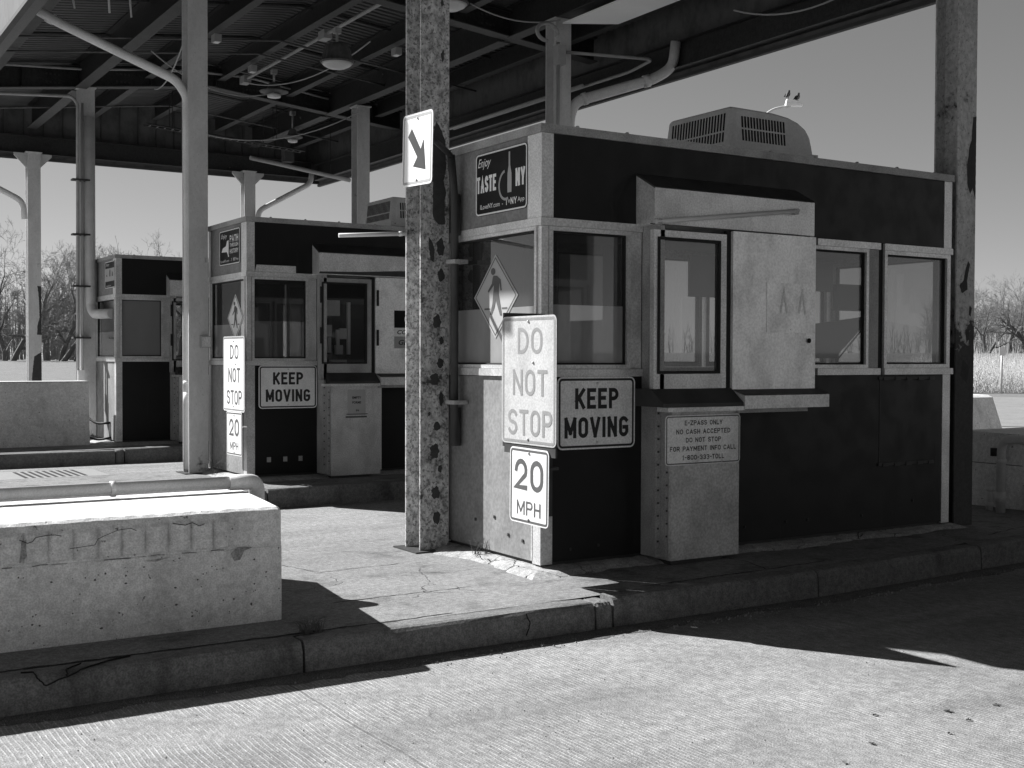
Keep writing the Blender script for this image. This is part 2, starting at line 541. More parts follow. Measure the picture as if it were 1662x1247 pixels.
def add_text(mb, s, cx, cz, w, h, y=0.0, depth=0.0012, bold=0.0, shear=0.0):
    """lettering fitted into a w x h box centred at cx, cz on the sign plane"""
    cu = bpy.data.curves.new("lettering", 'FONT')
    cu.body = s
    cu.size = 1.0
    cu.offset = bold
    cu.shear = shear
    cu.resolution_u = 3
    cu.fill_mode = 'FRONT'
    ob = bpy.data.objects.new("lettering", cu)
    COL.objects.link(ob)
    dg = bpy.context.evaluated_depsgraph_get()
    me = bpy.data.meshes.new_from_object(ob.evaluated_get(dg))
    bpy.data.objects.remove(ob)
    xs = [v.co.x for v in me.vertices]; ys = [v.co.y for v in me.vertices]
    x0, x1, y0, y1 = min(xs), max(xs), min(ys), max(ys)
    t = bmesh.new(); t.from_mesh(me)
    kx = w / (x1 - x0) if w else h / (y1 - y0)
    kz = h / (y1 - y0)
    mp = {}
    for v in t.verts:
        mp[v.index] = mb.b.verts.new((cx + (v.co.x - (x0 + x1) / 2) * kx, y - depth, cz + (v.co.y - (y0 + y1) / 2) * kz))
    for f in t.faces:
        try:
            mb.b.faces.new([mp[v.index] for v in f.verts])
        except ValueError:
            pass
    t.free()
    bpy.data.meshes.remove(me)
    bpy.data.curves.remove(cu)


def glyph(c, w, h):
    """centre lines of a road-sign letter in a w x h box: list of (points, closed)"""
    r = min(w / 2, h / 2)
    st = lambda a0, a1, n=18: [(w / 2 + r * cos(radians(a)), h / 2 + (h / 2 - r) * (1 if sin(radians(a)) >= 0 else -1) + r * sin(radians(a)))
                               for a in [a0 + (a1 - a0) * k / n for k in range(n + 1)]]
    el = lambda cx, cy, rx, ry, a0, a1, n=12: [(cx + rx * cos(radians(a0 + (a1 - a0) * k / n)), cy + ry * sin(radians(a0 + (a1 - a0) * k / n))) for k in range(n + 1)]
    p = 0.26 * h
    bowl = [(0, h)] + el(w - min(p, w * .6), h - p, min(p, w * .6), p, 90, -90) + [(0, h - 2 * p)]
    rd = min(w * .7, h / 2)
    G = {
        'A': [([(0, 0), (w / 2, h), (w, 0)], 0), ([(w * .18, h * .32), (w * .82, h * .32)], 0)],
        'C': [(st(32, 328), 0)], 'O': [(st(2, 358, 30), 1)], '0': [(st(2, 358, 30), 1)],
        'G': [(st(32, 360), 0), ([(w, h / 2 - (h / 2 - r)), (w, h * .46), (w * .55, h * .46)], 0)],
        'D': [([(0, 0), (0, h)] + el(w - rd, h - rd, rd, rd, 90, 0, 7) + el(w - rd, rd, rd, rd, 0, -90, 7), 1)],
        'E': [([(w, h), (0, h), (0, 0), (w, 0)], 0), ([(0, h * .52), (w * .82, h * .52)], 0)],
        'F': [([(w, h), (0, h), (0, 0)], 0), ([(0, h * .52), (w * .82, h * .52)], 0)],
        'H': [([(0, 0), (0, h)], 0), ([(w, 0), (w, h)], 0), ([(0, h * .52), (w, h * .52)], 0)],
        'I': [([(w / 2, 0), (w / 2, h)], 0)],
        'K': [([(0, 0), (0, h)], 0), ([(w, h), (0, h * .36)], 0), ([(w * .30, h * .58), (w, 0)], 0)],
        'L': [([(0, h), (0, 0), (w, 0)], 0)],
        'M': [([(0, 0), (0, h)], 0), ([(w, 0), (w, h)], 0), ([(0, h), (w / 2, h * .2)], 0), ([(w, h), (w / 2, h * .2)], 0)],
        'N': [([(0, 0), (0, h)], 0), ([(w, 0), (w, h)], 0), ([(0, h), (w, 0)], 0)],
        'P': [([(0, 0), (0, h)], 0), (bowl, 0)],
        'R': [([(0, 0), (0, h)], 0), (bowl, 0), ([(w * .5, h - 2 * p), (w, 0)], 0)],
        'S': [(el(w / 2, h * .75, w / 2, h * .25, 25, 270) + el(w / 2, h * .25, w / 2, h * .25, 90, -155)[1:], 0)],
        'T': [([(0, h), (w, h)], 0), ([(w / 2, h), (w / 2, 0)], 0)],
        'U': [([(0, h)] + st(180, 360) + [(w, h)], 0)],
        'V': [([(0, h), (w / 2, 0)], 0), ([(w, h), (w / 2, 0)], 0)],
        'W': [([(0, h), (w * .25, 0), (w / 2, h * .8), (w * .75, 0), (w, h)], 0)],
        'Y': [([(0, h), (w / 2, h * .45)], 0), ([(w, h), (w / 2, h * .45), (w / 2, 0)], 0)],
        'Z': [([(0, h), (w, h), (0, 0), (w, 0)], 0)],
        '1': [([(w * .15, h * .78), (w * .55, h), (w * .55, 0)], 0)],
        '2': [(el(w / 2, h - w / 2, w / 2, w / 2, 175, -28) + [(0, 0), (w, 0)], 0)],
        '3': [(el(w / 2, h * .74, w / 2, h * .26, 150, -90) + el(w / 2, h * .24, w / 2, h * .24, 90, -150)[1:], 0)],
        '8': [(el(w / 2, h * .75, w * .44, h * .25, 0, 355, 20), 1), (el(w / 2, h * .25, w / 2, h * .25, 0, 355, 20), 1)],
        '-': [([(0, h * .5), (w, h * .5)], 0)], ' ': [],
    }
    return G[c]


CW = {'M': 1.3, 'W': 1.5, 'I': 0.05, ' ': 0.45, '-': 0.5, '1': 0.5, 'E': .88, 'F': .85, 'L': .85, 'T': .92, 'V': 1.08, 'A': 1.1}


def add_strokes(mb, s, cx, cz, w, h, wt, y=0.0, depth=0.0012):
    """road-sign capitals drawn as strokes of even weight, fitted into a w x h box"""
    t = wt * h
    rel = [CW.get(c, 1.0) for c in s]
    gap = 0.30
    tot = sum(rel) + gap * (len(s) - 1)
    free = w - t * len(s)
    u = free / tot
    x = cx - w / 2
    k = 0
    for c, rw_ in zip(s, rel):
        for pts, closed in glyph(c, rw_ * u, h - t):
            P_ = [Vector((x + t / 2 + a, cz - h / 2 + t / 2 + b)) for a, b in pts]
            P_ = [p for i_, p in enumerate(P_) if i_ == 0 or (p - P_[i_ - 1]).length > 1e-5]
            if not closed:      # square ends reach the box edge
                d0 = (P_[0] - P_[1]).normalized(); d1 = (P_[-1] - P_[-2]).normalized()
                P_[0] = P_[0] + d0 * t / 2; P_[-1] = P_[-1] + d1 * t / 2
            n = len(P_)
            L_, R_ = [], []
            yy = y - depth - 0.00012 * (k % 9); k += 1
            for i in range(n):
                if closed:
                    e0 = (P_[i] - P_[i - 1]).normalized(); e1 = (P_[(i + 1) % n] - P_[i]).normalized()
                else:
                    e0 = (P_[i] - P_[i - 1]).normalized() if i else (P_[1] - P_[0]).normalized()
                    e1 = (P_[i + 1] - P_[i]).normalized() if i < n - 1 else e0
                n0 = Vector((-e0.y, e0.x)); n1 = Vector((-e1.y, e1.x))
                m_ = (n0 + n1); m_ = m_.normalized() if m_.length > 1e-4 else n0
                q = min(2.2, 1 / max(0.3, m_.dot(n0)))
                L_.append(mb.b.verts.new((P_[i].x + m_.x * t / 2 * q, yy, P_[i].y + m_.y * t / 2 * q)))
                R_.append(mb.b.verts.new((P_[i].x - m_.x * t / 2 * q, yy, P_[i].y - m_.y * t / 2 * q)))
            for i in range(n if closed else n - 1):
                j = (i + 1) % n
                mb.b.faces.new((L_[i], R_[i], R_[j], L_[j]))
        x += rw_ * u + t + gap * u


def flat(mb, poly, y):
    mb.b.faces.new([mb.b.verts.new((p[0], y, p[1])) for p in poly])


def sign(name, label, loc, rot, w, h, plate, border=None, texts=(), ink='ink', group=None, r=0.04, bolts=(), tilt=0.0, edge=None):
    """flat traffic sign: rounded plate > border, lettering, bolts"""
    t = thing(name, label, 'sign', loc, rot, group)
    if tilt:
        t.rotation_euler = (0, tilt, rot)
    mb = MB(); mb.prism(rrect(w, h, r), FRONT, 0.004)
    mb.build('plate', plate, t)
    if border:
        ins, bw = border[0], border[1]
        mb = MB()
        ring(mb, rrect(w - 2 * ins, h - 2 * ins, max(r - ins, 0.006)), rrect(w - 2 * ins - 2 * bw, h - 2 * ins - 2 * bw, max(r - ins - bw, 0.004)), -0.0015, 0.001)
        mb.build('border', border[2] if len(border) > 2 else ink, t)
    if texts:
        mb = MB()
        for a in texts:
            if a[5] >= 0.1:
                add_strokes(mb, *a[:6])
            else:
                add_text(mb, *a[:5], bold=a[5], shear=a[6] if len(a) > 6 else 0.0)
        mb.build('lettering', ink, t)
    for bx, bz in bolts:
        MB().lathe([(0.009, 0), (0.009, 0.006), (0.004, 0.008)], n=8).build('bolt', 'galv', t, (bx, -0.001, bz)).rotation_euler = (pi / 2, 0, 0)
    return t


# ------------------------------------------------------------------ ground
def ground_h(x, y):
    d = sqrt(x * x + y * y)
    a = atan2(y, x)
    left = max(0.0, min(1.0, (a - 0.9) / 0.35))
    hl = 1.25 * max(0.0, min(1.0, (d - 62) / 48))
    hr = 2.2 * max(0.0, min(1.0, (d - 70) / 40))
    return hl * left + hr * (1 - left)


def ring_ground(name, mat, radii, kind, zoff, fn, a0=0.0, a1=2 * pi, seg=96):
    mb = MB()
    rows = []
    for r in radii:
        rows.append([mb.b.verts.new((r * cos(a0 + (a1 - a0) * k / seg), r * sin(a0 + (a1 - a0) * k / seg),
                                     fn(r * cos(a0 + (a1 - a0) * k / seg), r * sin(a0 + (a1 - a0) * k / seg)) + zoff)) for k in range(seg + 1)])
    for a, b in zip(rows, rows[1:]):
        for k in range(seg):
            mb.b.faces.new((a[k], b[k], b[k + 1], a[k + 1]))
    o = mb.build(name, mat)
    return tag(o, kind=kind)


ring_ground('field', 'field', [0.01, 20, 40, 55, 62, 70, 78, 86, 94, 102, 110, 140, 200, 400, 1200], 'structure', -0.02, ground_h)

# concrete lanes: one sheet under and around the plaza
mb = MB()
mb.quad([(-40, -16, 0), (60, -16, 0), (60, 33, 0), (-40, 33, 0)])
tag(mb.build('road', 'road'), kind='structure')
# far pavement beyond the plaza at the right, seen over the barriers
ring_ground('far_road', 'far_pave', [33, 40, 50, 58], 'structure', 0.012, lambda x, y: 0.0, 0.05, 0.85, 40)

# ------------------------------------------------------------------ toll islands
OFF = [(0.0, 0.0, 0.0), (0.29, 6.87, 0.03), (0.39, 13.50, 0.045), (0.45, 18.9, 0.04)]


def island(ox, oy, oz, detail):
    zt = 0.18 + oz
    front = [(-14, 6.02), (-3, 6.05), (2.50, 6.075), (4.46, 6.09), (4.60, 6.095), (6.45, 6.11), (8.45, 6.24), (10.4, 6.36), (14, 6.5), (20, 6.6)]
    back = 8.78
    kw = 0.17
    # slab
    mb = MB()
    fr = [(x + ox, y + kw + 0.012 + oy) for x, y in front]
    top = [mb.b.verts.new((x, y, zt - 0.004 + 0.02 * max(0, min(1, (x - ox - 3) / 5)))) for x, y in fr]
    far = [mb.b.verts.new((x, back + oy, zt - 0.004)) for x, y in fr]
    bot = [mb.b.verts.new((x, back + oy, -0.05)) for x, y in fr]
    for i in range(len(fr) - 1):
        mb.b.faces.new((top[i], top[i + 1], far[i + 1], far[i]))
        mb.b.faces.new((far[i], far[i + 1], bot[i + 1], bot[i]))
    tag(mb.build('traffic_island', 'island'), kind='structure')
    # kerb stones, each with its own length and joints
    mb = MB()
    for i in range(len(front) - 1):
        (x0, y0), (x1, y1) = front[i], front[i + 1]
        n = max(1, int((x1 - x0) / 2.1))
        for k in range(n):
            a = x0 + (x1 - x0) * k / n + 0.008
            b = x0 + (x1 - x0) * (k + 1) / n - 0.008
            ya = y0 + (y1 - y0) * k / n
            yb = y0 + (y1 - y0) * (k + 1) / n
            rz = random.uniform(-0.006, 0.006)
            z = zt + rz + (0.02 if x0 > 4.5 else 0)
            m = 10 if detail else 2
            prof = lambda j: [(0.0, -0.05), (0.010, z - 0.05), (0.016, z - 0.02), (0.034, z - 0.004), (0.06, z), (kw, z), (kw, -0.05)]
            rows = []
            for j in range(m + 1):
                t = j / m
                yy = ya + (yb - ya) * t
                ed = 0.012 if j in (0, m) else 0.0
                rows.append([mb.b.verts.new((a + (b - a) * t + ox, yy + py_ + ed * (1 if q < 4 else 0) + (random.uniform(-0.004, 0.004) if q < 5 else 0) + oy,
                                             pz_ - ed * 0.5 * (1 if pz_ > 0 else 0) + (random.uniform(-0.003, 0.003) if pz_ > 0 else 0)))
                             for q, (py_, pz_) in enumerate(prof(j))])
            for r0, r1 in zip(rows, rows[1:]):
                for q in range(len(r0) - 1):
                    mb.b.faces.new((r0[q], r1[q], r1[q + 1], r0[q + 1]))
            mb.b.faces.new(rows[0]); mb.b.faces.new(rows[-1][::-1])
    tag(mb.build('kerb', 'kerb'), kind='structure')
    # dark filler in the joints
    # broken concrete skirt round the booth base
    mb = MB()
    bx0, bx1, by0, by1 = 4.73 + ox, 9.17 + ox, 7.148 + oy, 8.58 + oy
    path = []
    stp = 0.07 if detail else 0.4
    def edge(xa, ya, xb, yb):
        L_ = sqrt((xb - xa) ** 2 + (yb - ya) ** 2)
        n_ = int(L_ / stp)
        for k in range(n_):
            path.append((xa + (xb - xa) * k / n_, ya + (yb - ya) * k / n_))
    edge(bx0, by1, bx0, by0); edge(bx0, by0, bx1, by0); edge(bx1, by0, bx1, by1); edge(bx1, by1, bx0, by1)
    cx, cy = (bx0 + bx1) / 2, (by0 + by1) / 2
    rows = [[], [], [], []]
    nn = len(path)
    for k, (x, y) in enumerate(path):
        dx = -1 if x <= bx0 + 1e-6 else (1 if x >= bx1 - 1e-6 else 0)
        dy = -1 if y <= by0 + 1e-6 else (1 if y >= by1 - 1e-6 else 0)
        w = 0.20 + 0.05 * sin(k * 0.37) + random.uniform(-0.03, 0.03)
        for j, (f_, z_) in enumerate(((-0.04, zt + 0.045), (0.02, zt + 0.042), (0.5, zt + 0.028), (1.0, zt - 0.012))):
            q = w * f_ if f_ > 0.1 else f_
            rnd = random.uniform(-0.008, 0.008) if 0 < j < 3 else 0
            rows[j].append(mb.b.verts.new((x + dx * q + rnd, y + dy * q + rnd, z_ + rnd)))
    for a, b in zip(rows, rows[1:]):
        for k in range(nn):
            mb.b.faces.new((a[k], a[(k + 1) % nn], b[(k + 1) % nn], b[k]))
    tag(mb.build('mortar_skirt', 'rubble'), kind='structure')


OPP = (0.0, -6.87, 0.0)         # the island the photographer stands on, its booth just out of the frame
for i, (ox, oy, oz) in enumerate(OFF):
    island(ox, oy, oz, i == 0)
island(*OPP, False)

# joint lines and cracks in the near slab, as thin grooves of dark filler
mb = MB()
def crack(pts, w, z=0.179):
    jit = []
    pts = [Vector((p[0], p[1], 0)) for p in pts]
    for a, b in zip(pts, pts[1:]):
        n = max(2, int((b - a).length / 0.06))
        for k in range(n):
            p = a.lerp(b, k / n)
            jit.append((p.x + random.uniform(-0.008, 0.008), p.y + random.uniform(-0.010, 0.010)))
    jit.append((pts[-1].x, pts[-1].y))
    for (xa, ya), (xb, yb) in zip(jit, jit[1:]):
        ww = w * random.uniform(0.5, 1.3)
        d = Vector((xb - xa, yb - ya)).normalized()
        nx, ny = -d.y * ww / 2, d.x * ww / 2
        mb.quad([(xa + nx, ya + ny, z), (xa - nx, ya - ny, z), (xb - nx, yb - ny, z), (xb + nx, yb + ny, z)])
crack([(3.05, 6.95), (3.26, 6.974), (4.35, 6.976)], 0.012)
crack([(3.35, 7.98), (3.43, 8.0), (4.1, 8.04)], 0.008)
crack([(3.4, 8.0), (3.3, 8.35), (3.2, 8.7)], 0.006)
crack([(3.9, 7.7), (4.2, 7.5), (4.45, 7.55)], 0.004)
crack([(0.2, 6.27), (1.4, 6.275), (2.6, 6.29), (3.4, 6.30), (4.2, 6.33), (4.6, 6.36)], 0.026)
crack([(5.0, 6.34), (5.8, 6.37), (6.9, 6.43), (8.3, 6.5)], 0.014, 0.19)
crack([(6.2, 6.4), (6.3, 6.7), (6.28, 6.95)], 0.01, 0.19)
crack([(9.0, 6.6), (9.6, 6.75), (10.6, 6.8)], 0.012, 0.2)
tag(mb.build('slab_crack', 'dark'), kind='structure')

mb = MB()
for L_ in ([(1.075, 6.172, .186), (1.125, 6.154, .186), (1.13, 6.045, .172), (1.165, 6.045, .142), (1.262, 6.045, .172), (1.275, 6.13, .186), (1.36, 6.205, .186)],
           [(1.262, 6.045, .172), (1.39, 6.13, .186), (1.49, 6.19, .186), (1.61, 6.235, .186)], [(3.9, 6.05, .18), (3.93, 6.045, .12), (3.90, 6.045, .05)]):
    fine_ = []
    for a, b in zip(L_, L_[1:]):
        a, b = Vector(a), Vector(b)
        for k in range(5):
            fine_.append(a.lerp(b, k / 5) + Vector((random.uniform(-.004, .004), 0, random.uniform(-.003, .003) if a.y < 6.06 else 0)))
    fine_.append(Vector(L_[-1]))
    mb.tube(fine_, 0.0045, 4)
tag(mb.build('kerb_crack', 'dark'), kind='structure')
# dark gutter dirt along the foot of the kerb, ragged sheet
mb = MB()
prev = None
x = -2.0
while x < 12:
    yk = 6.075 + max(0, (x - 6.4)) * 0.062 + (0.01 if x > 4.4 else 0)
    w = 0.07 + 0.05 * abs(sin(x * 1.7)) + 0.04 * abs(sin(x * 5.3 + 1)) + random.uniform(-0.02, 0.02)
    cur = (mb.b.verts.new((x, yk + 0.01, 0.012)), mb.b.verts.new((x, yk - w * .5, 0.009 + random.uniform(0, .004))), mb.b.verts.new((x, yk - w, 0.002)))
    if prev:
        for k in range(2):
            mb.b.faces.new((prev[k], prev[k + 1], cur[k + 1], cur[k]))
    prev = cur
    x += 0.05
tag(mb.build('gutter_dirt', 'dirt'), kind='structure')
# grit along the gutter
mb = MB()
for k in range(2600):
    x = random.uniform(0.2, 9.0)
    y = 6.06 - abs(random.gauss(0, 0.07)) - 0.012 + max(0, (x - 6.4)) * 0.06
    r = random.choice((0.0025, 0.003, 0.004, 0.006, 0.009)) * random.uniform(0.7, 1.3)
    c = Vector((x, y, r * 0.4))
    vs = [mb.b.verts.new(c + Vector((r * cos(a + x), r * sin(a + x) * 0.8, -r * 0.4))) for a in (0, 2.1, 4.2)]
    tp = mb.b.verts.new(c + Vector((0, 0, r * 0.8)))
    for i in range(3):
        mb.b.faces.new((vs[i], vs[(i + 1) % 3], tp))
for k in range(500):
    x, y = random.uniform(0.5, 8), random.uniform(3.3, 6.0)
    r = random.uniform(0.002, 0.006)
    c = Vector((x, y, 0.001))
    vs = [mb.b.verts.new(c + Vector((r * cos(a + x), r * sin(a + x), 0))) for a in (0, 2.1, 4.2)]
    tp = mb.b.verts.new(c + Vector((0, 0, r)))
    for i in range(3):
        mb.b.faces.new((vs[i], vs[(i + 1) % 3], tp))
tag(mb.build('gutter_grit', 'gravel'), 'loose grit and pebbles along the foot of the near kerb', 'grit', kind='stuff')


# ------------------------------------------------------------------ toll booths
def window_part(root, name, fn, a0, a1, z0, z1, fw, zt, frame='alu', lower='glass', upper='tint', gasket=0.014):
    """framed fixed window: frame > gasket, pane, tinted_pane. fn(a, z, depth) -> local 3D, depth grows inwards"""
    def bx(m, A0, A1, Z0, Z1, d0, d1):
        p, q = fn(A0, Z0, d0), fn(A1, Z1, d1)
        m.box(p[0], q[0], p[1], q[1], p[2], q[2])
    m = MB()
    bx(m, a0, a1, z0, z0 + fw, -0.012, 0.05); bx(m, a0, a1, z1 - fw, z1, -0.012, 0.05)
    bx(m, a0, a0 + fw, z0 + fw, z1 - fw, -0.012, 0.05); bx(m, a1 - fw, a1, z0 + fw, z1 - fw, -0.012, 0.05)
    f = m.build(name, frame, root, bevel=0.003)
    g = gasket
    b0, b1, c0, c1 = a0 + fw, a1 - fw, z0 + fw, z1 - fw
    m = MB()
    bx(m, b0, b1, c0, c0 + g, 0.012, 0.04); bx(m, b0, b1, c1 - g, c1, 0.012, 0.04)
    bx(m, b0, b0 + g, c0 + g, c1 - g, 0.012, 0.04); bx(m, b1 - g, b1, c0 + g, c1 - g, 0.012, 0.04)
    m.build('gasket', 'rubber', f)
    b0 += g; b1 -= g; c0 += g; c1 -= g
    zt = c1 if zt is None else zt
    m = MB()
    m.quad([fn(b0, c0, 0.03), fn(b1, c0, 0.03), fn(b1, zt, 0.03), fn(b0, zt, 0.03)])
    m.build('pane', lower, f, recalc=False)
    if zt < c1 - 0.01:
        m = MB()
        m.quad([fn(b0, zt, 0.03), fn(b1, zt, 0.03), fn(b1, c1, 0.03), fn(b0, c1, 0.03)])
        m.build('tinted_pane', upper, f, recalc=False)
    return f


def booth(idx, label, ox, oy, oz):
    zb = 0.20 + oz
    t = thing('toll_booth', label, 'booth', (4.73 + ox, 7.148 + oy, zb), 0.0, 'toll booths on their islands')
    Z = lambda z: z - 0.20
    Wd = 1.432
    blk = 'blackspot' if idx != 1 else 'black'
    P = lambda n, mat, boxes, bev=0.0: _p(t, n, mat, boxes, bev)

    def _p(root, n, mat, boxes, bev):
        m = MB()
        for (u0, u1, v0, v1, z0, z1) in boxes:
            m.box(u0, u1, v0, v1, Z(z0), Z(z1))
        return m.build(n, mat, root, bevel=bev)

    # base frame and floor
    P('base_frame', 'darksteel', [(0.02, 4.42, 0.02, Wd - 0.02, 0.205, 0.245)])
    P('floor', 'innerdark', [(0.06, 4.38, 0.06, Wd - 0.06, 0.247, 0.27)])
    # lower panels, 2-3 mm proud of posts
    P('wall_panel', blk, [(0.10, 0.92, 0.0, 0.05, 0.25, 1.58), (0.92, 4.335, 0.0, 0.05, 0.25, 1.58)])
    fp = P('wall_panel', 'bluepanel', [(0.0, 0.05, 0.105, Wd - 0.09, 0.25, 1.575)])
    P('wall_panel', blk, [(0.10, 4.335, Wd - 0.05, Wd, 0.25, 1.58), (4.39, 4.44, 0.10, Wd - 0.10, 0.25, 1.58)])
    # corner posts (aluminium angles)
    for (z0, z1, va) in ((0.235, 1.578, 0.10), (2.717, 3.314, 0.18)):
        for sx_, sy_, vv in ((0, 0, va), (1, 0, 0.10), (0, 1, 0.09), (1, 1, 0.10)):
            X_ = lambda q: q if not sx_ else 4.44 - q
            Y_ = lambda q: q if not sy_ else Wd - q
            m = MB()
            pts = [(-0.004, -0.004), (0.098, -0.004), (0.098, 0.03), (0.03, 0.03), (0.03, vv), (-0.004, vv)]
            m.prism([(X_(p[0]), Y_(p[1])) for p in pts], lambda p, q, c: (p, q, Z(z0) + c), z1 - z0)
            m.build('corner_post', 'alu', t, bevel=0.003)
    for b_ in ((0.0, 0.058, 0.0, 0.05), (4.414, 4.44, 0.0, 0.06), (0.0, 0.06, Wd - 0.07, Wd), (4.38, 4.44, Wd - 0.06, Wd)):
        P('window_post', 'alu', [(*b_, 1.637, 2.656)], 0.003)
    # sill and head bands
    m = MB()
    for z0, z1, pr in ((1.580, 1.635, 0.022), (2.658, 2.714, 0.014)):
        m.box(-pr, 0.90, -pr, 0.03, Z(z0), Z(z1))
        m.box(2.74, 3.503, -pr, 0.03, Z(z0), Z(z1)); m.box(3.553, 4.44 + pr, -pr, 0.03, Z(z0), Z(z1))
        m.box(-pr, 0.03, 0.032, Wd + pr, Z(z0), Z(z1))
        m.box(0.032, 4.44, Wd - 0.03, Wd + pr, Z(z0), Z(z1)); m.box(4.41, 4.44 + pr, 0.032, Wd - 0.032, Z(z0), Z(z1))
    m.build('trim_band', 'alu', t, bevel=0.004)
    # fascia
    P('fascia_panel', 'black', [(0.10, 4.335, 0.0, 0.05, 2.717, 3.314), (0.10, 4.335, Wd - 0.05, Wd, 2.717, 3.314), (4.39, 4.44, 0.1, Wd - 0.1, 2.717, 3.314)])
    P('fascia_panel', 'bluepanel' if idx == 0 else 'bluepanel', [(0.0, 0.05, 0.185, Wd - 0.092, 2.717, 3.314)])
    # roof with a rolled cap
    rf = P('roof', 'aludull', [(0.02, 4.42, 0.02, Wd - 0.02, 3.30, 3.362)])
    m = MB()
    m.box(-0.018, 4.458, -0.018, 0.03, Z(3.316), Z(3.376)); m.box(-0.018, 4.458, Wd - 0.03, Wd + 0.018, Z(3.316), Z(3.376))
    m.box(-0.018, 0.03, 0.032, Wd - 0.032, Z(3.316), Z(3.376)); m.box(4.41, 4.458, 0.032, Wd - 0.032, Z(3.316), Z(3.376))
    m.build('cap', 'aludull', rf, bevel=0.006)
    m = MB()
    for u in [0.3, 0.75, 1.2, 1.7, 2.2, 2.7, 3.2, 3.7, 4.2]:
        m.lathe([(0.016, 0), (0.014, 0.010), (0.006, 0.014)], (u, -0.02 + 0.012, Z(3.374)), 8)
    m.build('rivet', 'aludull', rf)
    # ceiling inside
    P('ceiling', 'inner', [(0.06, 4.38, 0.06, Wd - 0.06, 2.70, 2.712)])
    # front windows
    front = lambda a, z, d: (a, d, Z(z))
    side = lambda a, z, d: (d, a, Z(z))
    rear = lambda a, z, d: (a, Wd - d, Z(z))
    end = lambda a, z, d: (4.44 - d, a, Z(z))
    lowg = 'glass' if idx == 0 else 'clear'
    if idx == 2:
        w1 = window_part(t, 'window', front, 0.062, 0.79, 1.637, 2.656, 0.035, None, lower='frost')
    else:
        window_part(t, 'window', front, 0.062, 0.79, 1.637, 2.656, 0.030, 2.10 if idx == 0 else 2.12, lower=lowg)
    window_part(t, 'window', side, 0.052, Wd - 0.075, 1.637, 2.656, 0.026, 2.09, lower='sideglass')
    P('jamb', 'alu', [(0.792, 0.898, 0.0, 0.05, 1.637, 2.656)])
    P('mullion', 'aludull', [(3.36, 3.498, 0.006, 0.05, 1.637, 2.656)])
    P('seam', 'rubber', [(3.505, 3.551, 0.01, 0.04, 1.58, 2.714)])
    window_part(t, 'window', front, 2.56, 3.358, 1.637, 2.656, 0.030, None, lower='clear')
    window_part(t, 'window', front, 3.555, 4.412, 1.637, 2.656, 0.034, None, lower='clear')
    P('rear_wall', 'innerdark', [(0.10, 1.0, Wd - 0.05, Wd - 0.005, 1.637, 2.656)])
    for a0, a1 in ((1.05, 1.75), (1.8, 2.7), (2.75, 3.5), (3.55, 4.33)):
        window_part(t, 'rear_window', rear, a0, a1, 1.637, 2.656, 0.035, None, lower='clear')
    window_part(t, 'end_window', end, 0.07, Wd - 0.07, 1.637, 2.656, 0.035, None, lower='clear')

    # projecting service bay
    B = -0.22
    P('bay_side', 'aludull', [(0.905, 0.945, B + 0.004, 0.0, 1.36, 2.72)])
    P('bay_side', 'aludull', [(2.44, 2.48, B + 0.004, 0.0, 1.49, 2.70)])
    # sloping hood: profile in (v, z), extruded along u
    m = MB()
    m.prism([(0.0, Z(2.70)), (0.0, Z(3.085)), (B, Z(2.965)), (B, Z(2.70))], lambda a, b, c: (0.845 + c, a, b), 1.635)
    hood = m.build('hood', 'alu', t, bevel=0.004)
    m = MB()
    m.quad([(0.84, 0.0, Z(3.093)), (2.485, 0.0, Z(3.093)), (2.485, B - 0.006, Z(2.972)), (0.84, B - 0.006, Z(2.972))])
    m.quad([(0.84, 0.0, Z(3.093)), (0.84, B - 0.006, Z(2.972)), (0.84, B - 0.006, Z(2.957)), (0.84, 0, Z(3.078))])
    m.build('hood_top', 'darksteel', hood)
    if idx == 0:
        m = MB(); m.tube([(0.83, B - 0.03, Z(2.712)), (2.27, B - 0.03, Z(2.885))], 0.017, 8)
        tb = m.build('lamp_tube', 'galv', hood)
        m = MB(); m.box(0.80, 2.29, B - 0.012, B - 0.002, Z(2.695), Z(2.70)); m.build('drip_rail', 'darksteel', hood)
        for uu, zz in ((0.86, 2.716), (2.24, 2.88)):
            m = MB(); m.box(uu - 0.02, uu + 0.02, B - 0.045, B - 0.004, Z(zz) - 0.025, Z(zz) + 0.02); m.build('clip', 'aludull', tb, bevel=0.003)
    # hinged service window
    Fw = lambda a, z, d: (a, B + d, Z(z))
    window_part(t, 'service_door', Fw, 0.845, 1.54, 1.385, 2.662, 0.0, None)if False else None
    m = MB()
    m.box(0.845, 0.877, B + 0.004, B + 0.05, Z(1.60), Z(2.66)); m.box(1.49, 1.55, B + 0.004, B + 0.05, Z(1.40), Z(2.66))
    m.box(0.877, 1.49, B + 0.004, B + 0.05, Z(2.61), Z(2.66)); m.box(0.845, 1.49, B + 0.004, B + 0.05, Z(1.40), Z(1.60))
    dr = m.build('service_door', 'alu' if idx == 0 else 'aludull', t, bevel=0.003)
    m = MB()
    for b in ((0.877, 1.488, 1.602, 1.622), (0.877, 1.488, 2.588, 2.608)):
        m.box(b[0], b[1], B - 0.003, B + 0.04, Z(b[2]), Z(b[3]))
    m.box(0.877, 0.897, B - 0.003, B + 0.04, Z(1.622), Z(2.588)); m.box(1.466, 1.488, B - 0.003, B + 0.04, Z(1.622), Z(2.588))
    m.build('gasket', 'rubber', dr)
    m = MB(); m.quad([(0.897, B + 0.02, Z(1.622)), (1.466, B + 0.02, Z(1.622)), (1.466, B + 0.02, Z(2.588)), (0.897, B + 0.02, Z(2.588))])
    m.build('pane', 'bare' if idx else 'dooglass', dr, recalc=False)
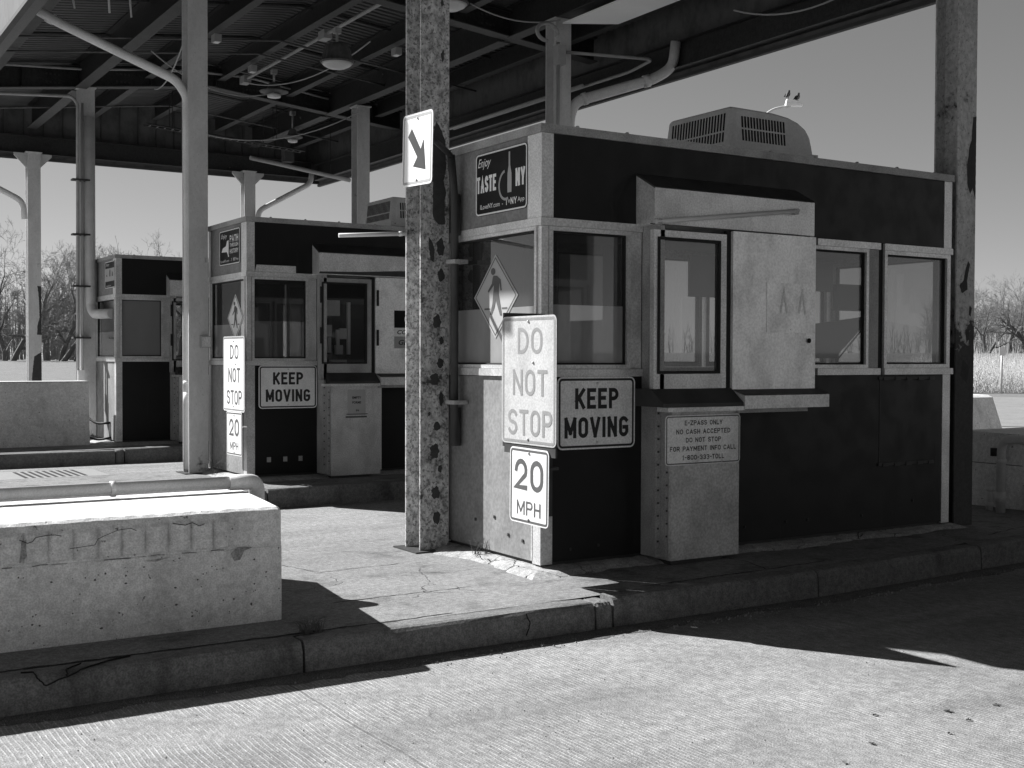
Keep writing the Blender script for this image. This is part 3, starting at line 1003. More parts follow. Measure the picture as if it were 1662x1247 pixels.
    P('track', 'rubber', [(1.557, 1.60, B + 0.012, B + 0.05, 1.42, 2.69)])
    # sliding metal shutter
    sh = P('sliding_shutter', 'panelsheet', [(1.60, 2.485, B - 0.014, B + 0.02, 1.478, 2.688)], 0.004)
    if idx == 0:
        m = MB(); m.box(1.95, 2.47, B - 0.020, B - 0.0155, Z(1.92), Z(2.31)); m.build('patch_plate', 'panelsheet', sh, bevel=0.002)
        m = MB(); m.lathe([(0.02, 0), (0.02, 0.004), (0.012, 0.005)], n=10)
        o = m.build('keyhole', 'dark', sh, (2.41, B - 0.02, Z(1.86))); o.rotation_euler = (pi / 2, 0, 0)
        m = MB()
        for uu in (2.13, 2.33):
            m.prism([(uu - 0.005, Z(2.27)), (uu + 0.005, Z(2.27)), (uu + 0.04, Z(2.08)), (uu + 0.025, Z(2.06)), (uu, Z(2.2)), (uu - 0.03, Z(2.07)), (uu - 0.045, Z(2.09))], lambda a, b, c: (a, B - 0.0205 - c, b), 0.0008)
        m.build('scrape_mark', 'scrape', sh)
    else:
        for uu, zz in ((0.865, 2.35), (0.865, 1.85), (1.63, 2.33), (1.63, 1.83)):
            m = MB(); m.box(uu - 0.018, uu + 0.012, B - 0.024, B - 0.016, Z(zz), Z(zz + 0.2)); m.build('hinge', 'rubber', sh)
        m = MB(); m.box(1.86, 2.35, B - 0.018, B - 0.0145, Z(2.06), Z(2.28)); s1 = m.build('sticker', 'signblack', sh)
        m = MB(); add_text(m, 'O', 2.05, Z(2.17), 0.10, 0.10, y=B - 0.018, bold=0.03); m.build('lettering', 'signwhite', s1)
        m = MB(); m.box(1.86, 2.35, B - 0.018, B - 0.0145, Z(1.955), Z(2.055)); s2 = m.build('sticker', 'signwhite', sh)
        m = MB(); add_text(m, 'CO', 1.97, Z(2.005), 0.14, 0.055, y=B - 0.018, bold=0.02, shear=0.25); m.build('lettering', 'ink', s2)
        m = MB(); m.box(1.86, 2.35, B - 0.018, B - 0.0145, Z(1.80), Z(1.95)); s3 = m.build('sticker', 'inkgrey', sh)
        m = MB(); add_text(m, 'GE', 1.99, Z(1.875), 0.14, 0.065, y=B - 0.018, bold=0.02, shear=0.25); m.build('lettering', 'ink', s3)
    # counters under the bay: sloping dark shelf left, boxed ledge right
    m = MB()
    m.prism([(B, Z(1.49)), (B - 0.14, Z(1.385)), (B - 0.14, Z(1.36)), (0.0, Z(1.36)), (0.0, Z(1.49))], lambda a, b, c: ((0.82 if idx == 0 else 0.93) + c, a, b), 0.78 if idx == 0 else 0.67)
    m.build('counter', 'darksteel', t, bevel=0.003)
    P('counter_lip', 'alu', [(0.86, 1.60, B - 0.15, B - 0.02, 1.325, 1.357)], 0.003)
    m = MB()
    m.prism([(B, Z(1.476)), (B - 0.15, Z(1.435)), (B - 0.15, Z(1.335)), (0.0, Z(1.335)), (0.0, Z(1.476))], lambda a, b, c: (1.605 + c, a, b), 0.90)
    lg = m.build('ledge', 'alu', t, bevel=0.004)
    m = MB(); m.quad([(1.60, B - 0.002, Z(1.482)), (2.51, B - 0.002, Z(1.482)), (2.51, B - 0.152, Z(1.441)), (1.60, B - 0.152, Z(1.441))]); m.build('ledge_top', 'darksteel', lg)
    P('lower_lip', 'aludull', [(1.62, 2.36, B - 0.06, 0.0, 1.30, 1.332)], 0.003)
    # cabinet below
    cb = P('cabinet', 'alu' if idx else 'panelsheet2', [(0.99, 1.66, B - 0.03, 0.0, 0.215, 1.322)], 0.03)
    m = MB(); m.box(0.905, 0.955, B + 0.05, 0.0, Z(0.24), Z(1.358)); m.box(0.957, 0.985, B + 0.0, 0.0, Z(0.24), Z(1.358))
    m.build('hinge_post', 'aludull', cb, bevel=0.003)
    m = MB()
    for k in range(12):
        m.lathe([(0.009, 0), (0.007, 0.006)], (0, 0, 0), 6)
        for v in m.b.verts[-12:] if False else []:
            pass
    m.b.free()
    m = MB()
    for k in range(11):
        zz = Z(0.35 + 0.095 * k)
        m.box(0.922, 0.936, B + 0.043, B + 0.05, zz, zz + 0.014); m.box(0.964, 0.977, B - 0.007, B, zz + 0.04, zz + 0.053)
    m.build('rivet', 'darksteel', cb)
    P('cabinet_edge', 'alu', [(1.662, 1.70, B + 0.02, 0.0, 0.26, 1.322)], 0.003)
    P('plinth', 'darksteel', [(1.0, 1.50, B - 0.02, 0.0, 0.175, 0.213)])
    if idx == 0:
        m = MB()
        for zz in (1.55, 0.80):
            m.box(3.50, 4.22, -0.012, -0.003, Z(zz) - 0.012, Z(zz) + 0.012)
            for k in range(5):
                m.box(3.55 + k * 0.15, 3.62 + k * 0.15, -0.018, -0.012, Z(zz) - 0.018, Z(zz) + 0.006)
        m.build('hinge_bar', 'darksteel', t)
        P('panel_seam', 'darksteel', [(3.515, 3.523, -0.003, -0.0005, 0.82, 1.54)])
        m = MB()
        for uu, zz in ((0.25, 0.32), (0.5, 0.33), (1.95, 0.36), (2.4, 0.37), (2.65, 0.37), (3.3, 0.36), (3.95, 0.45)):
            m.box(uu, uu + 0.016, -0.008, 0, Z(zz), Z(zz) + 0.02)
        for vv, zz in ((0.22, 0.37), (0.42, 0.39), (0.62, 0.5), (0.9, 0.45)):
            m.box(-0.008, 0, vv, vv + 0.02, Z(zz), Z(zz) + 0.022)
        m.build('bolt_head', 'darksteel', t)
        P('patch_strip', 'alu', [(-0.007, -0.004, 0.10, 0.115, 0.26, 1.57)])
    if idx == 1:
        m = MB(); m.prism([(0.10, Z(2.716)), (0.62, Z(2.716)), (0.62, Z(2.80)), (0.12, Z(2.80))], lambda a, b, c: (a, -0.02 + c, b), 0.015)
        m.build('loose_trim', 'alu', t)
        m = MB()
        for uu in (0.25, 0.46, 0.66):
            m.box(uu, uu + 0.05, -0.010, 0.0, Z(0.40), Z(0.46))
        m.build('bolt_head', 'aludull', t)
        m = MB(); m.prism([(0.84, Z(2.71)), (2.48, Z(2.71)), (2.48, Z(2.80)), (1.9, Z(2.78)), (1.4, Z(2.75)), (0.85, Z(2.735))], lambda a, b, c: (a, B - 0.003 + c, b), 0.002)
        m.build('torn_edge', 'darksteel', hood)
    # interior fittings
    it = P('desk', 'inner', [(1.75, 2.6, 0.06, 0.45, 1.20, 1.26), (0.3, 1.5, Wd - 0.45, Wd - 0.07, 1.15, 1.20)])
    if idx == 0:
        P('sun_block_post', 'innerdark', [(0.065, 0.17, 0.06, 0.34, 0.28, 2.69)])  # added post, stops sun passing through the corner windows
        P('drawer_unit', 'inner', [(0.98, 1.42, 0.62, 1.05, 0.28, 2.02)], 0.01)
        m = MB()
        for k in range(7):
            m.box(1.0, 1.40, 0.605, 0.618, Z(1.25 + 0.11 * k), Z(1.25 + 0.11 * k + 0.095))
        m.build('drawer_front', 'paper', t, bevel=0.003)
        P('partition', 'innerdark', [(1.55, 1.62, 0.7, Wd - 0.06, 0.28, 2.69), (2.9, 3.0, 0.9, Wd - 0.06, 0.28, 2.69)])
        P('blind', 'inner', [(3.62, 4.36, Wd - 0.1, Wd - 0.08, 2.38, 2.66)])
        P('monitor', 'innerdark', [(3.66, 4.12, 0.62, 0.68, 2.16, 2.40)], 0.01)
        m = MB(); m.prism([(3.60, Z(2.03)), (4.36, Z(2.12)), (4.36, Z(2.02)), (3.98, Z(1.72)), (3.76, Z(1.72)), (3.60, Z(1.86))], lambda a, b, c: (a, 0.95 + c, b), 0.03); m.build('desk_return', 'innerdark', t)
        m = MB(); m.tube([(3.98, 0.9, Z(1.72)), (4.3, 0.9, Z(2.0))], 0.008, 5); m.tube([(2.72, 0.4, Z(2.3)), (2.60, 0.4, Z(1.7))], 0.010, 5); m.build('cable', 'rubber', t)
        P('chair_back', 'innerdark', [(2.50, 2.80, 0.75, 0.82, 1.35, 2.05)], 0.03)
        P('blind', 'inner', [(2.50, 3.40, Wd - 0.1, Wd - 0.08, 2.28, 2.66)])
        P('shelf', 'inner', [(3.0, 4.35, Wd - 0.3, Wd - 0.08, 1.50, 1.66)])
    if idx == 1:
        P('partition', 'innerdark', [(0.95, 1.95, 0.50, 0.53, 0.28, 2.69)])
        m = MB()
        m.box(1.20, 1.42, 0.46, 0.50, Z(2.22), Z(2.42)); m.box(1.42, 1.52, 0.46, 0.50, Z(1.92), Z(2.06)); m.box(1.18, 1.30, 0.44, 0.50, Z(1.95), Z(2.10))
        m.box(1.36, 1.45, 0.43, 0.50, Z(1.72), Z(1.84)); m.box(1.28, 1.50, 0.42, 0.50, Z(1.58), Z(1.65)); m.box(1.53, 1.57, 0.46, 0.50, Z(1.72), Z(2.40))
        m.box(1.24, 1.29, 0.44, 0.50, Z(1.74), Z(1.94)); m.box(1.36, 1.40, 0.42, 0.46, Z(1.84), Z(2.04))
        m.build('wall_fitting', 'signwhite', t, bevel=0.003)
        P('post', 'inner', [(0.28, 0.36, 0.9, 0.98, 0.28, 2.69), (0.5, 0.72, 1.1, 1.14, 0.28, 2.4)])
    return t


M['frost'] = plain('frosted_pane', 0.20, rough=0.35, var=0.3, scale=1.2, stretch=(1, 1, 0.3))
M['sideglass'] = glass('dusty_side_glass', 0.72, 0.34, 0.45)
M['bare'] = glass('clean_glass', 0.03, 0.3, 0.88)
M['dooglass'] = glass('door_glass', 0.20, 0.40, 0.7)
M['panelsheet2'] = plain('dull_painted_sheet', 0.54, rough=0.55, var=0.22, scale=3.0, spec=0.4, streak=0.3, fine=0.12, spots=0.02, spot_v=0.1)
BL = ['near black toll booth with a scuffed sliding metal shutter, behind the rusty column',
      'middle black toll booth with bare wall fittings behind its door glass, beyond the concrete block',
      'farthest small-looking black toll booth with a frosted window, left of the plain grey column']
booths = [booth(i, BL[i], *OFF[i]) for i in range(3)]
booth(2, 'toll booth outside the picture, across the near lane from the near booth', *OPP)


# ------------------------------------------------------------------ air conditioners
def air_con(i, label):
    ox, oy, oz = OFF[i]
    t = thing('air_conditioner', label, 'air conditioner', (4.73 + ox + 2.13, 7.148 + oy + 0.38, 3.376 + oz), 0, 'rooftop air conditioners')
    L_, D_ = 0.96, 0.90
    m = MB(); m.box(0.06, L_ - 0.06, 0.06, D_ - 0.06, -0.03, 0.05); m.build('gasket_base', 'rubber', t)
    m = MB(); m.box(-0.02, L_ + 0.03, -0.02, D_ + 0.02, 0.05, 0.11); m.build('base_flange', 'acbody', t, bevel=0.012)
    m = MB()
    prof = [(0.0, 0.112), (0.03, 0.425), (0.06, 0.445), (0.50, 0.440), (0.68, 0.420), (0.80, 0.385), (0.885, 0.335), (0.925, 0.28), (0.943, 0.20), (0.95, 0.112)]
    n = len(prof)
    rows = []
    for (v, ins) in ((0.0, 0.05), (0.014, 0.018), (0.05, 0.0), (D_ - 0.05, 0.0), (D_ - 0.014, 0.018), (D_, 0.05)):
        rows.append([m.b.verts.new((ins + x * (0.95 - 1.2 * ins) / 0.95, v + (0.03 if v < D_ / 2 else -0.03) * (z - 0.112) / 0.33, z - (ins * 0.5 if z > 0.15 else 0))) for x, z in prof])
    for a, b in zip(rows, rows[1:]):
        for k in range(n - 1):
            f = m.b.faces.new((a[k], b[k], b[k + 1], a[k + 1])); f.smooth = True
    m.b.faces.new(rows[0]); m.b.faces.new(rows[-1][::-1])
    body = m.build('shroud', 'acbody', t)
    m = MB()
    for r0, r1 in ((0.16, 0.255), (0.27, 0.365)):
        for k in range(15):
            x = 0.13 + k * 0.034
            y0, y1 = 0.0 + 0.03 * (r0 - 0.112) / 0.33, 0.03 * (r1 - 0.112) / 0.33
            m.prism([(x, r0), (x + 0.016, r0), (x + 0.016, r1), (x, r1)], lambda a, b, c: (a, 0.03 * (b - 0.112) / 0.33 - 0.003 + c, b), 0.004)
    m.build('grille', 'dark', body)
    m = MB()
    for r0, r1 in ((0.15, 0.23), (0.245, 0.39)):
        for k in range(19):
            y = 0.10 + k * 0.037
            m.prism([(y, r0), (y + 0.018, r0), (y + 0.018, r1), (y, r1)], lambda a, b, c: (0.03 * (b - 0.112) / 0.313 - 0.003 + c, a, b), 0.004)
    m.build('grille', 'dark', body)
    m = MB()
    for k in range(6):
        m.box(0.03 + k * 0.18, 0.042 + k * 0.18, -0.026, -0.02, 0.075, 0.087)
    m.build('screw', 'darksteel', t)


air_con(0, 'pale slotted air conditioner on the roof of the near booth, against open sky')
air_con(1, 'pale slotted air conditioner on the middle booth roof, left of the arrow sign')

# ------------------------------------------------------------------ signs
R90 = -pi / 2


def booth_signs(i):
    ox, oy, oz = OFF[i]
    X, Y = 4.73 + ox, 7.148 + oy
    nm = ('near booth', 'middle booth')[i]
    # keep moving: on the long face
    sign('regulatory_sign', 'black on white KEEP MOVING sign on the %s' % nm, (X + (0.466 if i == 0 else 0.512), Y - 0.035, 1.317 + oz), 0, 0.70 if i == 0 else 0.755, 0.525, 'signdirty' if i == 0 else 'signwhite',
         (0.012, 0.016), [('KEEP', 0.0, 0.105, 0.39, 0.15, 0.19), ('MOVING', 0.0, -0.105, 0.575, 0.15, 0.19)], 'ink', 'KEEP MOVING signs', 0.045, bolts=((0.0, 0.215), (0.0, -0.215)))
    # do not stop: stands off the corner on brackets
    sx = X - (0.35 if i == 0 else 0.12)
    vy = -0.372 if i == 0 else 0.20
    if i == 1: vy = 0.13
    w = 0.67 if i == 0 else 0.76
    t = sign('regulatory_sign', 'tall faded DO NOT STOP sign at the %s corner' % nm, (sx, Y + vy, 1.565 if i == 0 else 1.508), R90, w, 0.865 if i == 0 else 0.91, 'signfaded' if i == 0 else 'signwhite',
             (0.012, 0.018, 'inkfaded'), [('DO', 0.02, 0.265, 0.30, 0.175, 0.145), ('NOT', 0.02, -0.015, 0.42, 0.175, 0.145), ('STOP', 0.02, -0.285, 0.54, 0.175, 0.145)],
             'inkfaded' if i == 0 else 'inkmid', 'DO NOT STOP signs', 0.04, bolts=((0.0, 0.395), (0.0, -0.395), (0.06, 0.12)))
    if i == 0:
        m = MB(); m.tube([(-0.30, 0.006, -0.3), (-0.30, 0.33, -0.3)], 0.012, 6); m.tube([(-0.30, 0.006, 0.02), (-0.30, 0.33, 0.02)], 0.012, 6)
        m.box(-0.32, 0.25, 0.004, 0.02, -0.32, -0.28); m.box(-0.32, 0.25, 0.004, 0.02, 0.0, 0.04)
        m.build('bracket', 'darksteel', t)
        m = MB(); m.box(-0.332, -0.315, 0.005, 0.347, -0.46, 0.462); m.box(-0.371, -0.333, 0.334, 0.346, -0.46, 0.43); m.box(-0.231, -0.214, 0.008, 0.344, -0.96, -0.462); m.box(-0.368, -0.232, 0.334, 0.344, -0.96, -0.462); m.box(-0.31, 0.32, 0.0055, 0.02, -0.50, -0.38); m.build('shade_board', 'darksteel', t)  # added board and flaps behind the sign, block sun at the booth corner
    # advisory speed plate
    vy = -0.39 if i == 0 else 0.10
    t = sign('speed_sign', 'small 20 MPH sign under the tall sign, %s corner' % nm, (sx - (0.006 if i else 0.004), Y + vy, 0.855 if i == 0 else 0.785), R90, 0.475 if i == 0 else 0.55, 0.51 if i == 0 else 0.525, 'signwhite',
             (0.010, 0.015, 'inkmid'), [('20', 0.0, 0.075, 0.35, 0.21, 0.165), ('MPH', 0.0, -0.15, 0.29, 0.095, 0.14)], 'inkmid', '20 MPH signs', 0.035, bolts=((0.0, 0.222), (0.0, -0.222)), tilt=radians(0.6 if i == 0 else -0.5))
    if i == 0:
        m = MB(); m.box(-0.19, -0.15, 0.005, 0.345, 0.08, 0.10); m.box(-0.19, 0.12, 0.005, 0.018, 0.06, 0.11); m.build('bracket', 'darksteel', t)
    # pedestrian diamond on the end window
    c = (X + 0.0255, Y + 0.670, 2.18) if i == 0 else (X + 0.0255, Y + 0.485, 2.20)
    k = 0.318 if i == 0 else 0.29
    k2 = 0.315
    t = thing('pedestrian_sign', 'diamond walking figure sign on the %s end window' % nm, 'sign', c, R90, 'pedestrian diamonds')
    dia = lambda s: [(0, s), (-s, 0), (0, -s), (s, 0)]
    m = MB(); m.prism(dia(k), FRONT, 0.004); m.build('plate', 'signyel' if i == 0 else 'signwhite', t)
    m = MB(); ring(m, dia(k * 0.94), dia(k * 0.90), -0.0015, 0.001); m.build('border', 'inkmid', t)
    fig = [(-.08, .50), (.08, .49), (.25, .39), (.29, .14), (.24, .13), (.19, .32), (.165, .14), (.155, .04), (.27, -.33), (.30, -.46), (.22, -.46), (.12, -.27), (.02, -.09),
           (-.04, -.27), (-.16, -.43), (-.24, -.43), (-.13, -.17), (-.10, .04), (-.06, .27), (-.12, .23), (-.31, .10), (-.35, .14), (-.16, .31), (-.12, .45)]
    m = MB()
    flat(m, [(a * k, b * k) for a, b in fig], -0.002)
    flat(m, [(-.1 * k + 0.105 * k * cos(q * pi / 7), .60 * k + 0.085 * k * sin(q * pi / 7)) for q in range(14)], -0.002)
    flat(m, [(-.50 * k, -.27 * k), (-.24 * k, -.27 * k), (-.24 * k, -.31 * k), (-.50 * k, -.31 * k)], -0.002)
    flat(m, [(.30 * k, -.27 * k), (.54 * k, -.27 * k), (.54 * k, -.31 * k), (.30 * k, -.31 * k)], -0.002)
    m.build('walking_figure', 'inkmid', t)


booth_signs(0); booth_signs(1)

# tourism panels on the three end fascias
ox, oy, oz = OFF[0]
t = sign('tourism_sign', 'dark Enjoy TASTE NY panel with a bottle, on the near booth end', (4.73 - 0.008, 7.148 + 0.545, 3.037), R90, 0.735, 0.475, 'signblack', (0.004, 0.012, 'signwhite'),
         [('Enjoy', -0.235, 0.155, 0.19, 0.085, 0.002, 0.35), ('TASTE', -0.205, 0.0, 0.285, 0.125, 0.19), ('NY', 0.275, 0.0, 0.13, 0.13, 0.19),
          ('ILoveNY.com  -', -0.13, -0.17, 0.33, 0.036, 0.0), ('I', 0.085, -0.165, 0.022, 0.05, 0.19), ('NY', 0.185, -0.165, 0.085, 0.05, 0.19), ('App', 0.285, -0.168, 0.09, 0.042, 0.0)],
         'signwhite', 'tourism panels', 0.04)
m = MB()
bot = [(0.135, 0.20), (0.115, 0.20), (0.115, 0.10), (0.10, 0.04), (0.098, -0.05), (0.10, -0.10), (0.155, -0.10), (0.157, -0.05), (0.155, 0.04), (0.137, 0.10)]
flat(m, bot, -0.002)
m.build('bottle_emblem', 'signyel', t)
m = MB()
no = 20
pts_o = [(0.075 + 0.105 * cos(radians(100 + 190 * k / no)), -0.04 + 0.115 * sin(radians(100 + 190 * k / no))) for k in range(no + 1)]
pts_i = [(0.075 + 0.085 * cos(radians(100 + 190 * k / no)), -0.04 + 0.095 * sin(radians(100 + 190 * k / no))) for k in range(no + 1)]
for k in range(no):
    m.quad([(pts_o[k][0], -0.0018, pts_o[k][1]), (pts_o[k + 1][0], -0.0018, pts_o[k + 1][1]), (pts_i[k + 1][0], -0.0018, pts_i[k + 1][1]), (pts_i[k][0], -0.0018, pts_i[k][1])])
hx, hz, hs = 0.122, -0.165, 0.017
flat(m, [(hx, hz - hs), (hx + hs, hz + hs * .2), (hx + hs * .8, hz + hs * .8), (hx + hs * .3, hz + hs * .8), (hx, hz + hs * .4), (hx - hs * .3, hz + hs * .8), (hx - hs * .8, hz + hs * .8), (hx - hs, hz + hs * .2)], -0.002)
m.build('glass_emblem', 'inkgrey', t)

ox, oy, oz = OFF[1]
t = sign('tourism_sign', 'dark Enjoy PATH panel with a state outline, on the middle booth end', (4.73 + ox - 0.008, 7.148 + oy + 0.60, 3.08), R90, 0.76, 0.44, 'signblack', (0.004, 0.012, 'signwhite'),
         [('Enjoy', -0.20, 0.14, 0.22, 0.07, 0.002, 0.35), ('PATH', 0.17, 0.10, 0.31, 0.085, 0.19), ('THROUGH', 0.17, 0.02, 0.31, 0.048, 0.17), ('HISTORY', 0.17, -0.055, 0.31, 0.055, 0.17),
          ('ILoveNY.com  -', -0.15, -0.165, 0.36, 0.032, 0.0), ('I', 0.085, -0.16, 0.022, 0.042, 0.19), ('NY', 0.185, -0.16, 0.085, 0.042, 0.19), ('App', 0.285, -0.163, 0.09, 0.036, 0.0)],
         'signwhite', 'tourism panels', 0.035)
m = MB()
flat(m, [(-0.03, 0.09), (-0.09, 0.08), (-0.13, 0.02), (-0.25, 0.0), (-0.29, -0.05), (-0.10, -0.055), (-0.06, -0.09), (-0.045, -0.12), (-0.01, -0.115), (-0.03, -0.09), (-0.025, 0.02)], -0.002)
m.build('state_emblem', 'signwhite', t)

ox, oy, oz = OFF[2]
t = sign('tourism_sign', 'dark panel with a pale middle band, on the farthest booth end', (4.73 + ox - 0.008, 7.148 + oy + 0.37, 3.10), R90, 0.66, 0.46, 'signblack', (0.004, 0.012, 'signwhite'),
         [('Enjoy', -0.15, 0.17, 0.22, 0.06, 0.0, 0.35), ('ILoveNY.com', -0.08, -0.185, 0.32, 0.03, 0.0)], 'signwhite', 'tourism panels', 0.03)
m = MB(); flat(m, rrect(0.61, 0.22, 0.01), -0.0012); m.build('pale_band', 'signyel', t)
m = MB(); flat(m, [(-0.03, -0.03), (0.05, -0.03), (0.05, 0.08), (0.0, 0.10), (-0.03, 0.05)], -0.002); flat(m, [(0.13, -0.03), (0.22, -0.03), (0.2, 0.04), (0.15, 0.05)], -0.002)
flat(m, [(-0.24, -0.02), (-0.16, -0.03), (-0.17, 0.0), (-0.23, 0.01)], -0.002)
m.build('band_emblem', 'inkmid', t)

# payment notice on the near cabinet
sign('payment_sign', 'small payment notice with five lines on the cabinet below the shutter', (4.73 + 1.29, 7.148 - 0.262, 1.108), 0, 0.735, 0.372, 'signdirty', (0.008, 0.008, 'inkmid'),
     [('E-ZPASS ONLY', 0.0, 0.128, 0.37, 0.036, 0.18), ('NO CASH ACCEPTED', 0.0, 0.063, 0.53, 0.036, 0.18), ('DO NOT STOP', 0.0, 0.0, 0.345, 0.036, 0.18),
      ('FOR PAYMENT INFO CALL', 0.0, -0.064, 0.65, 0.036, 0.18), ('1-800-333-TOLL', 0.0, -0.13, 0.41, 0.036, 0.18)], 'ink', None, 0.03, bolts=((0.18, -0.165),))

# arrow sign beside the rusty column
AX, AY = 3.95, 7.557
t = sign('arrow_sign', 'bright white sign with a slanting black arrow beside the rusty column', (AX, AY, 3.18), R90, 0.45, 0.507, 'signnew', (0.014, 0.018, 'inkgrey'), (), 'ink', None, 0.035,
         bolts=((0.0, 0.215), (0.0, -0.215)), tilt=radians(2.2))
pl = [(.31, .20), (.19, .31), (.51, .61), (.37, .73), (.79, .80), (.71, .38), (.62, .51)]
m = MB(); flat(m, [((s - .5) * 0.45, (.5 - q) * 0.507) for s, q in pl], -0.002)
m.build('arrow_mark', 'ink', t)
m = MB(); m.tube([(0.05, 0.02, 0.13), (-0.71, 0.66, 0.09)], 0.022, 8)
m.tube([(-0.20, 0.02, 0.13), (0.20, 0.02, 0.13)], 0.012, 6)
m.build('bracket', 'darksteel', t)

# paper notice taped on the middle cabinet
ox, oy, oz = OFF[1]
t = thing('paper_notice', 'small grey paper notice taped to the middle booth cabinet', 'notice', (4.73 + ox + 1.33, 7.148 + oy - 0.254, 1.15), 0)
m = MB(); m.box(-0.12, 0.12, -0.001, 0.001, -0.16, 0.16); m.build('sheet', 'paper', t)
m = MB(); add_text(m, 'EMPTY', 0, 0.06, 0.12, 0.03, y=-0.001, bold=0.03); add_text(m, 'FORMS', 0, 0.0, 0.12, 0.03, y=-0.001, bold=0.03); add_text(m, 'IN', 0.01, -0.10, 0.04, 0.025, y=-0.001, bold=0.03)
m.build('lettering', 'ink', t)
m = MB(); m.box(-0.15, 0.14, -0.0015, 0.0, -0.19, -0.17); m.box(-0.14, 0.15, -0.0015, 0.0, -0.15, -0.14); m.build('tape_mark', 'inkmid', t)


# ------------------------------------------------------------------ canopy
XE0, XE1 = 2.57, 11.30
YN, YF = -13.5, 26.6
RIDGE = 7.2


def roof_b(x):      # underside of the girders
    return 6.72 - (0.125 * (RIDGE - x) if x < RIDGE else 0.10 * (x - RIDGE))


can = thing('canopy', 'dark steel canopy roof with corrugated underside over all the booths', 'canopy', (7.0, 12.0, 5.7))
CL = (-7.0, -12.0, -5.7)      # local offset: parts below are written in world coordinates


def cpart(mb, name, mat, **k):
    return mb.build(name, mat, can, CL, **k)


# corrugated deck, ribs running along x
mb = MB()
xs = [XE0 + 0.02, RIDGE, XE1 - 0.02]
ys = []
y = YN
while y < YF:
    ys += [(y, 0), (y + 0.05, 0), (y + 0.065, 0.045), (y + 0.115, 0.045), (y + 0.13, 0.0)]
    y += 0.152
for xa, xb in zip(xs, xs[1:]):
    rows = [[mb.b.verts.new((x, min(yy, YF), roof_b(x) + 0.46 + dz)) for yy, dz in ys] for x in (xa, xb)]
    for k in range(len(ys) - 1):
        mb.b.faces.new((rows[0][k], rows[1][k], rows[1][k + 1], rows[0][k + 1]))
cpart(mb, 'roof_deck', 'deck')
mb = MB()
for xa, xb in zip(xs, xs[1:]):
    mb.quad([(xa, YN, roof_b(xa) + 0.56), (xb, YN, roof_b(xb) + 0.56), (xb, YF, roof_b(xb) + 0.56), (xa, YF, roof_b(xa) + 0.56)])
cpart(mb, 'roof_top', 'fascia')

ROWY = [-12.3, -5.5, 1.5, 8.5, 15.40, 22.1]
for gy in ROWY:
    g = MB(); f = MB()
    xs2 = [XE0 + 0.15, 4.5, 5.8, RIDGE, 8.6, 10.0, XE1 - 0.15]
    for xa, xb in zip(xs2, xs2[1:]):
        for (dz0, dz1, hw, tgt) in ((0.018, 0.36, 0.008, g), (0.0, 0.018, 0.11, f), (0.36, 0.378, 0.11, g)):
            za, zb = roof_b(xa), roof_b(xb)
            a = [tgt.b.verts.new(p) for p in ((xa, gy - hw, za + dz0), (xa, gy + hw, za + dz0), (xa, gy + hw, za + dz1), (xa, gy - hw, za + dz1))]
            b = [tgt.b.verts.new(p) for p in ((xb, gy - hw, zb + dz0), (xb, gy + hw, zb + dz0), (xb, gy + hw, zb + dz1), (xb, gy - hw, zb + dz1))]
            for k in range(4):
                tgt.b.faces.new((a[k], a[(k + 1) % 4], b[(k + 1) % 4], b[k]))
            tgt.b.faces.new(a[::-1]); tgt.b.faces.new(b)
    for xx in (3.9, 4.85, 6.1, 7.3, 8.6, 9.6, 10.5):
        g.box(xx - 0.006, xx + 0.006, gy - 0.10, gy + 0.10, roof_b(xx) + 0.02, roof_b(xx) + 0.36)
    for xx in (4.3, 5.5, 6.7, 7.9, 9.1, 10.1):
        for q in range(4):
            f.box(xx + q * 0.07, xx + q * 0.07 + 0.03, gy - 0.022, gy - 0.012, roof_b(xx) + 0.10, roof_b(xx) + 0.13); f.box(xx + q * 0.07, xx + q * 0.07 + 0.03, gy - 0.022, gy - 0.012, roof_b(xx) + 0.24, roof_b(xx) + 0.27)
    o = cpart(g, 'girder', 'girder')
    f.build('flange', 'flange', o)


def ibeam_y(x, y0, y1, zb, h, fw, name='purlin', mat='girder', fmat='flange'):
    g = MB()
    g.box(x - 0.006, x + 0.006, y0, y1, zb + 0.014, zb + h - 0.012); g.box(x - fw / 2, x + fw / 2, y0, y1, zb + h - 0.012, zb + h)
    o = cpart(g, name, mat)
    f = MB(); f.box(x - fw / 2, x + fw / 2, y0, y1, zb, zb + 0.014); f.build('flange', fmat, o)
    return o


edges = [YN + 0.12] + ROWY + [YF - 0.12]
for ya, yb in zip(edges, edges[1:]):
    for x in (3.36, 6.04, 7.38, 8.72, 10.6):
        ibeam_y(x, ya + 0.12, yb - 0.12, roof_b(x) + 0.14, 0.30, 0.14)
    for x in (4.86, 9.58):
        ibeam_y(x, ya + 0.12, yb - 0.12, roof_b(x) - 0.03 if ya > 1 else roof_b(x), 0.46, 0.20, 'beam')
# thin angle braces across the bays
for ya in (10.9, 13.1, 17.6, 19.8, 24.2):
    m = MB()
    xs3 = [3.0, 5.0, RIDGE, 9.0, 11.0]
    for xa, xb in zip(xs3, xs3[1:]):
        m.tube([(xa, ya, roof_b(xa) + 0.42), (xb, ya, roof_b(xb) + 0.42)], 0.022, 4)
    cpart(m, 'deck_rail', 'girder')
